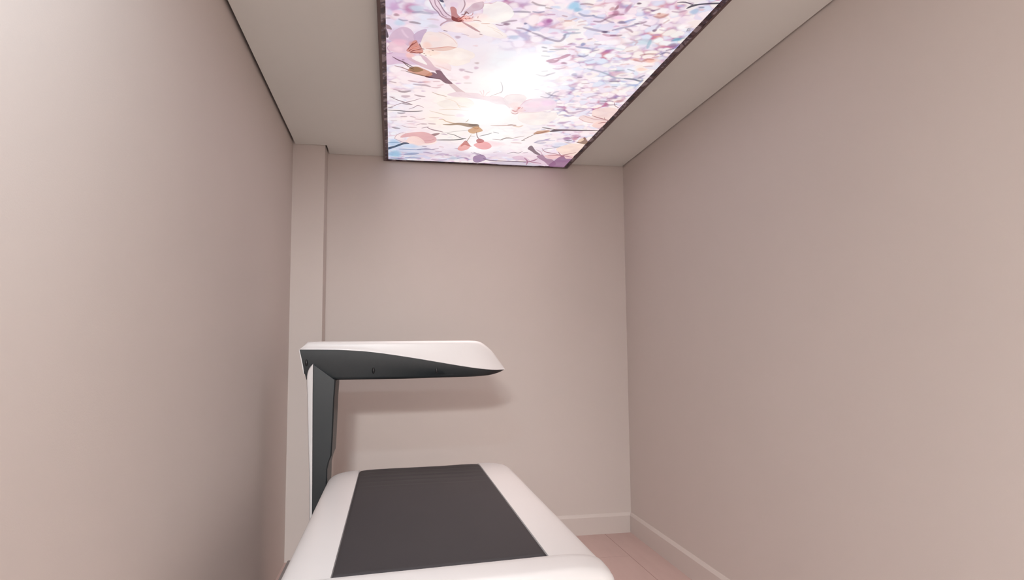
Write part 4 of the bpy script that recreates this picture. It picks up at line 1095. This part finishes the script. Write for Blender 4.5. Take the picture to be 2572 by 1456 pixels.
def edge_z(e):
    """height of the rim at distance e from its outside edge"""
    return smooth_table([(0.0, ZT - 0.055), (0.006, ZT - 0.034), (0.02, ZT - 0.020), (0.045, ZT - 0.010), (0.08, ZT - 0.0035), (0.12, ZT)], e)

def top_ring(y, drop, inset, zlow, pad_drop):
    xs = [0.0, 0.002, 0.006, 0.012, 0.02, 0.032, 0.045, 0.06, 0.08, 0.10, 0.12, 0.14]
    L = [(TX0 + inset + e, min(edge_z(e), ZT) - drop) for e in xs if e < 0.139]
    R = [(TX1 - inset - e, min(edge_z(e), ZT) - drop) for e in xs]
    up = L + [(TC - PHX - 0.002, ZT - drop), (TC - PHX, ZT - drop - pad_drop), (TC + PHX, ZT - drop - pad_drop), (TC + PHX + 0.002, ZT - drop)] + R[::-1]
    low = [(TX1 - inset, zlow + 0.02), (TX1 - inset - 0.012, zlow + 0.004), (TX1 - inset - 0.03, zlow), (TX0 + inset + 0.03, zlow), (TX0 + inset + 0.012, zlow + 0.004), (TX0 + inset, zlow + 0.02)]
    return [(x, sk(x, y), z) for x, z in up + low]

rings = []
for y in [Y_SEAM + 0.0006 + (3.40 - Y_SEAM) * i / 16 for i in range(17)]:
    rings.append(top_ring(y, 0.0, 0.0, 0.585, 0.008))
for t in range(1, 7):                                # the far end rolls over
    a = t / 6 * PI / 2
    rings.append(top_ring(3.40 + (Y_END - 3.40) * math.sin(a), 0.022 * (1 - math.cos(a)) ** 1.5, 0.030 * (1 - math.cos(a)), 0.585, 0.008))
table_top = link('table_top', loft(bmesh.new(), rings), M_WHITE, machine, 30)

rings = []
for y, d, ins in ((Y_SEAM - 0.0016, 0.0035, 0.0), (Y_SEAM - 0.0028, -0.0010, -0.0012), (Y_SEAM - 0.0060, -0.0019, -0.0020), (1.86, -0.0019, -0.0020), (1.82, -0.0006, -0.0014)):
    rings.append(top_ring(y, d - 0.001, ins, 0.56, 0.0))
for t in range(0, 9):
    a = t / 8 * PI / 2
    rings.append(top_ring(1.800 - (1.800 - Y_CAP) * math.sin(a), 0.001 + 0.045 * (1 - math.cos(a)), 0.012 * (1 - math.cos(a)), 0.56, 0.0))
end_cap = link('end_cap', loft(bmesh.new(), rings), M_WHITE, machine, 30)

def pad_mesh():
    bm = bmesh.new()
    r = 0.010
    y0, y1 = Y_SEAM + 0.004, 3.505
    cols = [-PHX + 0.001, -PHX + 0.003, -PHX + 0.007, -PHX + 0.014] + [-PHX + 0.014 + (2 * PHX - 0.028) * i / 24 for i in range(1, 24)] + [PHX - 0.014, PHX - 0.007, PHX - 0.003, PHX - 0.001]
    def rise(d):                                      # rounded edge
        d = min(max(d, 0), r)
        return math.sqrt(max(0, r * r - (r - d) ** 2))
    ny = 150
    rows = []
    for j in range(ny + 1):
        y = y0 + (y1 - y0) * j / ny
        row = []
        for c in cols:
            x = TC + c
            # far corners rounded in plan
            cut = 0.03 * max(0, (abs(c) - (PHX - 0.045)) / 0.045) ** 2.2
            yy = y - cut * max(0, (y - 3.2) / (y1 - 3.2)) if y > 3.2 else y
            de = min(PHX - abs(c), y - y0)
            z = ZT - 0.007 + rise(de) * 0.95
            w = max(0.0, min(1.0, (y - 2.92) / 0.30)) * max(0, min(1, (PHX - abs(c)) / 0.08))
            z += w * (0.0016 * math.sin(2 * PI * y / 0.083 + 1.2 * math.sin(c * 6)) + 0.0008 * math.sin(2 * PI * y / 0.047 + c * 9))
            if y > 3.44:                              # rolls down at the head end
                z -= 0.020 * ((y - 3.44) / (y1 - 3.44)) ** 2
            row.append(bm.verts.new((x, sk(x, yy), z)))
        rows.append(row)
    for a, b in zip(rows, rows[1:]):
        for i in range(len(cols) - 1):
            bm.faces.new((a[i], a[i + 1], b[i + 1], b[i]))
    # closed skirt and underside
    loop = rows[0] + [r_[-1] for r_ in rows[1:]] + rows[-1][::-1][1:] + [r_[0] for r_ in rows[::-1][1:-1]]
    low = [bm.verts.new((v.co.x, v.co.y, ZT - 0.0078 if v.co.y < 3.38 else v.co.z - 0.012)) for v in loop]
    n = len(loop)
    for i in range(n):
        j = (i + 1) % n
        bm.faces.new((loop[i], loop[j], low[j], low[i]))
    bm.faces.new(low)
    return bm
link('table_pad', pad_mesh(), M_PAD, machine, 60)

bm = box(bmesh.new(), -0.354, -0.314, 1.78, 2.46, 0.515, 0.556, 0.004)
link('side_rail', bm, M_GREY, machine)
bm = box(bmesh.new(), -0.32, 0.56, 1.86, 3.30, 0.50, 0.586, 0.006)
link('table_frame', bm, M_GREY, machine)
bm = box(bmesh.new(), -0.20, 0.50, 1.98, 2.62, 0.06, 0.502, 0.02, 3)
link('pedestal', bm, M_WHITE, machine)
bm = box(bmesh.new(), -0.20, 0.50, 2.72, 3.24, 0.06, 0.502, 0.02, 3)
link('pedestal', bm, M_WHITE, machine)
for x in (-0.14, 0.44):
    for y in (2.05, 3.17):
        bm = bmesh.new()
        bmesh.ops.create_cone(bm, cap_ends=True, segments=24, radius1=0.032, radius2=0.022, depth=0.062, matrix=Matrix.Translation((x, y, 0.031)))
        link('foot', bm, M_BLACK, machine)

# --- scan arm, seen side on: a dark housing under a white cover that swoops down to a beak
AY0, AY1 = 3.400, 3.680
Z_TOP = [(-0.452, 1.2885), (-0.415, 1.3255), (-0.36, 1.3275), (0.38, 1.3275), (0.431, 1.3255), (0.458, 1.319), (0.483, 1.304), (0.519, 1.274), (0.557, 1.227), (0.584, 1.190), (0.594, 1.1735)]
Z_SPLIT = [(-0.452, 1.287), (-0.303, 1.285), (-0.167, 1.278), (-0.068, 1.267), (0.032, 1.252), (0.133, 1.235), (0.234, 1.217), (0.316, 1.202), (0.399, 1.188), (0.47, 1.178), (0.546, 1.172), (0.594, 1.1725)]
Z_BOT = [(-0.452, 1.135), (-0.272, 1.133), (0.033, 1.133), (0.234, 1.136), (0.399, 1.138), (0.493, 1.143), (0.546, 1.153), (0.571, 1.161), (0.594, 1.1715)]
XS = [-0.452, -0.4515, -0.4495, -0.445, -0.435, -0.425, -0.415, -0.40, -0.38, -0.36] + [-0.36 + 0.74 * i / 36 for i in range(1, 37)] + [0.395, 0.41, 0.425, 0.431, 0.44, 0.45, 0.458, 0.47, 0.483, 0.50, 0.519, 0.538, 0.557, 0.570, 0.584, 0.590, 0.594]
def plan(x):
    k = max(0.0, (x - 0.40) / 0.194)
    return 0.055 * k ** 2.5
rings = []
for x in XS:
    zt = lerp_table(Z_TOP, x) if x < -0.3 else smooth_table(Z_TOP, x)
    zs = smooth_table(Z_SPLIT, x)
    h = max(zt - zs, 0.0008)
    zt = zs + h
    r = min(0.020, h * 0.45)
    y0, y1 = AY0 + plan(x), AY1 - plan(x)
    sh = max(0.0, 1 - (x + 0.452) / 0.04)
    f = [(y0 + 0.004, zs - 0.0005), (y0 - 0.001, zs + min(0.0008, h * 0.1)), (y0 - 0.001, zs + min(0.004, h * 0.2)), (y0 + 0.002, zs + min(0.010, h * 0.35))]
    f += [(y0 + 0.006 + r * (1 - math.cos(a)), zt - r + r * math.sin(a)) for a in [k * PI / 10 for k in range(6)]]
    f += [(y1 - 0.006 - r * (1 - math.cos(a)), zt - r + r * math.sin(a)) for a in [k * PI / 10 for k in range(5, -1, -1)]]
    f += [(y1, zs + min(0.006, h * 0.3)), (y1, zs - 0.0005)]
    rings.append([(x, y, z) for y, z in f])
def arm_ring(x):
    zs, zb = smooth_table(Z_SPLIT, x) - 0.0002, smooth_table(Z_BOT, x)
    h = max(zs - zb, 0.0006)
    zb = zs - h
    r = min(0.016, h * 0.4)
    y0, y1 = AY0 + plan(x) + 0.003, AY1 - plan(x) - 0.003
    sh = max(0.0, 1 - (x + 0.452) / 0.06)
    f = [(y0, zs), (y0 + 0.001, zs - h * 0.15), (y0 + 0.004, zs - h * 0.4), (y0 + 0.012, zs - h * 0.75)]
    f += [(y0 + 0.016 + r * (1 - math.cos(a)), zb + r - r * math.sin(a)) for a in [k * PI / 8 for k in range(5)]]
    f += [(y1 - 0.016 - r * (1 - math.cos(a)), zb + r - r * math.sin(a)) for a in [k * PI / 8 for k in range(4, -1, -1)]]
    f += [(y1 - 0.004, zs - h * 0.4), (y1, zs)]
    return [(x + sh * 0.033 * (zs - z) / 0.152, y, z) for y, z in f]
arm = link('scan_arm', loft(bmesh.new(), [arm_ring(x) for x in XS]), M_DARK, machine, 32)
cover = link('arm_cover', loft(bmesh.new(), rings), M_WHITE, arm, 32)
cover['label'] = 'white cover swooping over the dark arm'

# thin white plate closing the left end of the arm
e0 = [(-0.4555, 1.2865), (-0.4515, 1.2865), (-0.4330, 1.2000), (-0.4285, 1.166), (-0.4305, 1.166), (-0.4375, 1.2000)]
link('end_plate', loft(bmesh.new(), [[(x, y, z) for x, z in e0] for y in (AY0 + 0.004, AY1 - 0.004)]), M_WHITE, arm, 20)

def cap_mesh(x, z, y, rx=0.0075, rz=0.017):
    bm = bmesh.new()
    bmesh.ops.create_uvsphere(bm, u_segments=20, v_segments=12, radius=1.0)
    for v in bm.verts:
        s = 1.0 - 0.35 * max(0, v.co.z)               # tear-shaped
        v.co = Vector((x + v.co.x * rx * s, y + v.co.y * 0.010, z + v.co.z * rz))
    return bm
for x, z, y in ((-0.418, 1.222, 3.406), (-0.091, 1.179, 3.4125), (0.228, 1.176, 3.4125)):
    link('screw_cap', cap_mesh(x, z, y), M_BLACK, arm, 60)
bm = bmesh.new()
box(bm, -0.009, 0.009, -0.012, 0.012, -0.005, 0.006, 0.003, 2)
bmesh.ops.transform(bm, matrix=Matrix.Translation((0.527, 3.60, 1.276)) @ Matrix.Rotation(math.radians(47), 4, 'Y'), verts=bm.verts)
link('release_button', bm, M_BLACK, arm)

# --- column of the arm, mitred into it at the top, with a white trim along its left side
def column():
    left = [(0.10, -0.376), (0.544, -0.3765), (1.046, -0.383), (1.217, -0.384)]
    right = [(0.10, -0.3090), (0.60, -0.3090), (0.70, -0.3080), (0.738, -0.3000), (0.746, -0.2965), (0.765, -0.289), (0.848, -0.285), (1.044, -0.2795), (1.12, -0.275)]
    y0, y1 = 3.390, 3.640
    rings = []
    for z in [0.10, 0.40, 0.60, 0.70, 0.715, 0.738, 0.746, 0.765, 0.81, 0.848, 0.95, 1.044, 1.10, None]:
        zz = 1.12 if z is None else z
        a, b = lerp_table(left, zz), lerp_table(right, zz)
        c = 0.006
        base = [(a, y0 + c * .2), (a + c * .3, y0), (b - c, y0), (b, y0 + c), (b, y1 - c), (b - c, y1), (a + c, y1), (a, y1 - c)]
        ring = []
        for x, y in base:
            z_ = zz
            if z is None:                             # the mitre
                z_ = 1.214 + (x + 0.384) / 0.109 * (1.131 - 1.214)
            ring.append((x, y, z_))
        rings.append(ring)
    return loft(bmesh.new(), rings)
col = link('column', column(), M_DARK, machine, 25)
def column_trim():
    left = [(0.10, -0.386), (0.545, -0.392), (0.66, -0.395), (0.852, -0.403), (1.047, -0.410), (1.135, -0.4150), (1.155, -0.4145), (1.172, -0.412), (1.19, -0.406), (1.203, -0.398), (1.212, -0.3895), (1.217, -0.3845)]
    rt = [(0.10, -0.376), (0.544, -0.3765), (1.046, -0.383), (1.217, -0.384)]
    rings = []
    for z in [0.10, 0.30, 0.545, 0.66, 0.75, 0.852, 0.95, 1.047, 1.09, 1.115, 1.135, 1.155, 1.172, 1.182, 1.19, 1.197, 1.203, 1.208, 1.212, 1.217]:
        a, b = smooth_table(left, z), lerp_table(rt, z) - 0.0004
        w = b - a
        rings.append([(a, 3.640, z), (a, 3.402, z), (a + w * 0.12, 3.393, z), (a + w * 0.4, 3.388, z), (b - w * 0.05, 3.386, z), (b, 3.388, z), (b, 3.640, z)])
    return loft(bmesh.new(), rings)
o = link('column_trim', column_trim(), M_WHITE, col, 30)
o['label'] = 'white side trim of the dark column'
bm = box(bmesh.new(), -0.46, -0.31, 3.32, 3.72, 0.0, 0.10, 0.012, 3)
link('column_base', bm, M_GREY, machine)

# ------------------------------------------------------------------ light
def area(name, loc, size, power, color, aim=None, shape='SQUARE', size_y=None):
    l = bpy.data.lights.new(name, 'AREA')
    l.shape = 'RECTANGLE' if size_y else shape
    l.size = size
    if size_y:
        l.size_y = size_y
    l.energy = power
    l.color = color
    o = bpy.data.objects.new(name, l)
    COL.objects.link(o)
    o.location = loc
    if aim is not None:
        d = Vector(aim) - Vector(loc)
        o.rotation_euler = d.to_track_quat('-Z', 'Y').to_euler()
    return o
def spot(name, loc, aim, power, color, size, blend, radius):
    l = bpy.data.lights.new(name, 'SPOT')
    l.energy, l.color = power, color
    l.spot_size, l.spot_blend, l.shadow_soft_size = math.radians(size), blend, radius
    o = bpy.data.objects.new(name, l)
    COL.objects.link(o)
    o.location = loc
    o.rotation_euler = (Vector(aim) - Vector(loc)).to_track_quat('-Z', 'Y').to_euler()
    return o
spot('ceiling_spotlight', (-0.50, -1.0, 2.25), (-0.30, 4.4, 0.6), 150.0, (1.0, 0.96, 0.94), 42, 1.0, 0.12)
area('ceiling_lamp', (-0.40, -2.0, 2.56), 0.5, 200.0, (0.88, 0.96, 0.99))
spot('wall_washer', (-0.30, 0.55, 2.58), (-0.63, 1.35, 1.85), 80.0, (0.76, 0.90, 1.0), 96, 1.0, 0.06)
tubes = area('panel_lamps', ((PX0 + PX1) / 2, (PY0 + PY1) / 2, 2.568), PX1 - PX0, 6.5, (1.0, 0.86, 0.82), size_y=PY1 - PY0)
tubes.data.spread = math.radians(75)

w = bpy.data.worlds.new('world')
w.use_nodes = True
w.node_tree.nodes['Background'].inputs['Color'].default_value = (0.6, 0.6, 0.6, 1)
w.node_tree.nodes['Background'].inputs['Strength'].default_value = 0.2
scene.world = w

# ------------------------------------------------------------------ camera
F_PX, YAW, PITCH, ROLL, CAM_Z = 1640.336, 0.1820, 0.0873, -0.0086, 1.2904
f = Vector((math.sin(YAW) * math.cos(PITCH), math.cos(YAW) * math.cos(PITCH), math.sin(PITCH)))
r = Vector((math.cos(YAW), -math.sin(YAW), 0))
u = r.cross(f)
r2 = r * math.cos(ROLL) + u * math.sin(ROLL)
u2 = -r * math.sin(ROLL) + u * math.cos(ROLL)
cam = bpy.data.cameras.new('camera')
cam.sensor_fit = 'HORIZONTAL'
cam.sensor_width = 36.0
cam.lens = F_PX / 2572 * 36.0
cam.clip_start = 0.02
co = bpy.data.objects.new('camera', cam)
COL.objects.link(co)
co.matrix_world = Matrix(((r2.x, u2.x, -f.x, 0), (r2.y, u2.y, -f.y, 0), (r2.z, u2.z, -f.z, CAM_Z), (0, 0, 0, 1)))
scene.camera = co

scene.cycles.transparent_max_bounces = 48
vs = scene.view_settings
scene.display_settings.display_device = 'sRGB'
vs.view_transform = 'Standard'
vs.look = 'None'
vs.gamma = 1.0
vs.use_curve_mapping = False
vs.exposure = 0.14
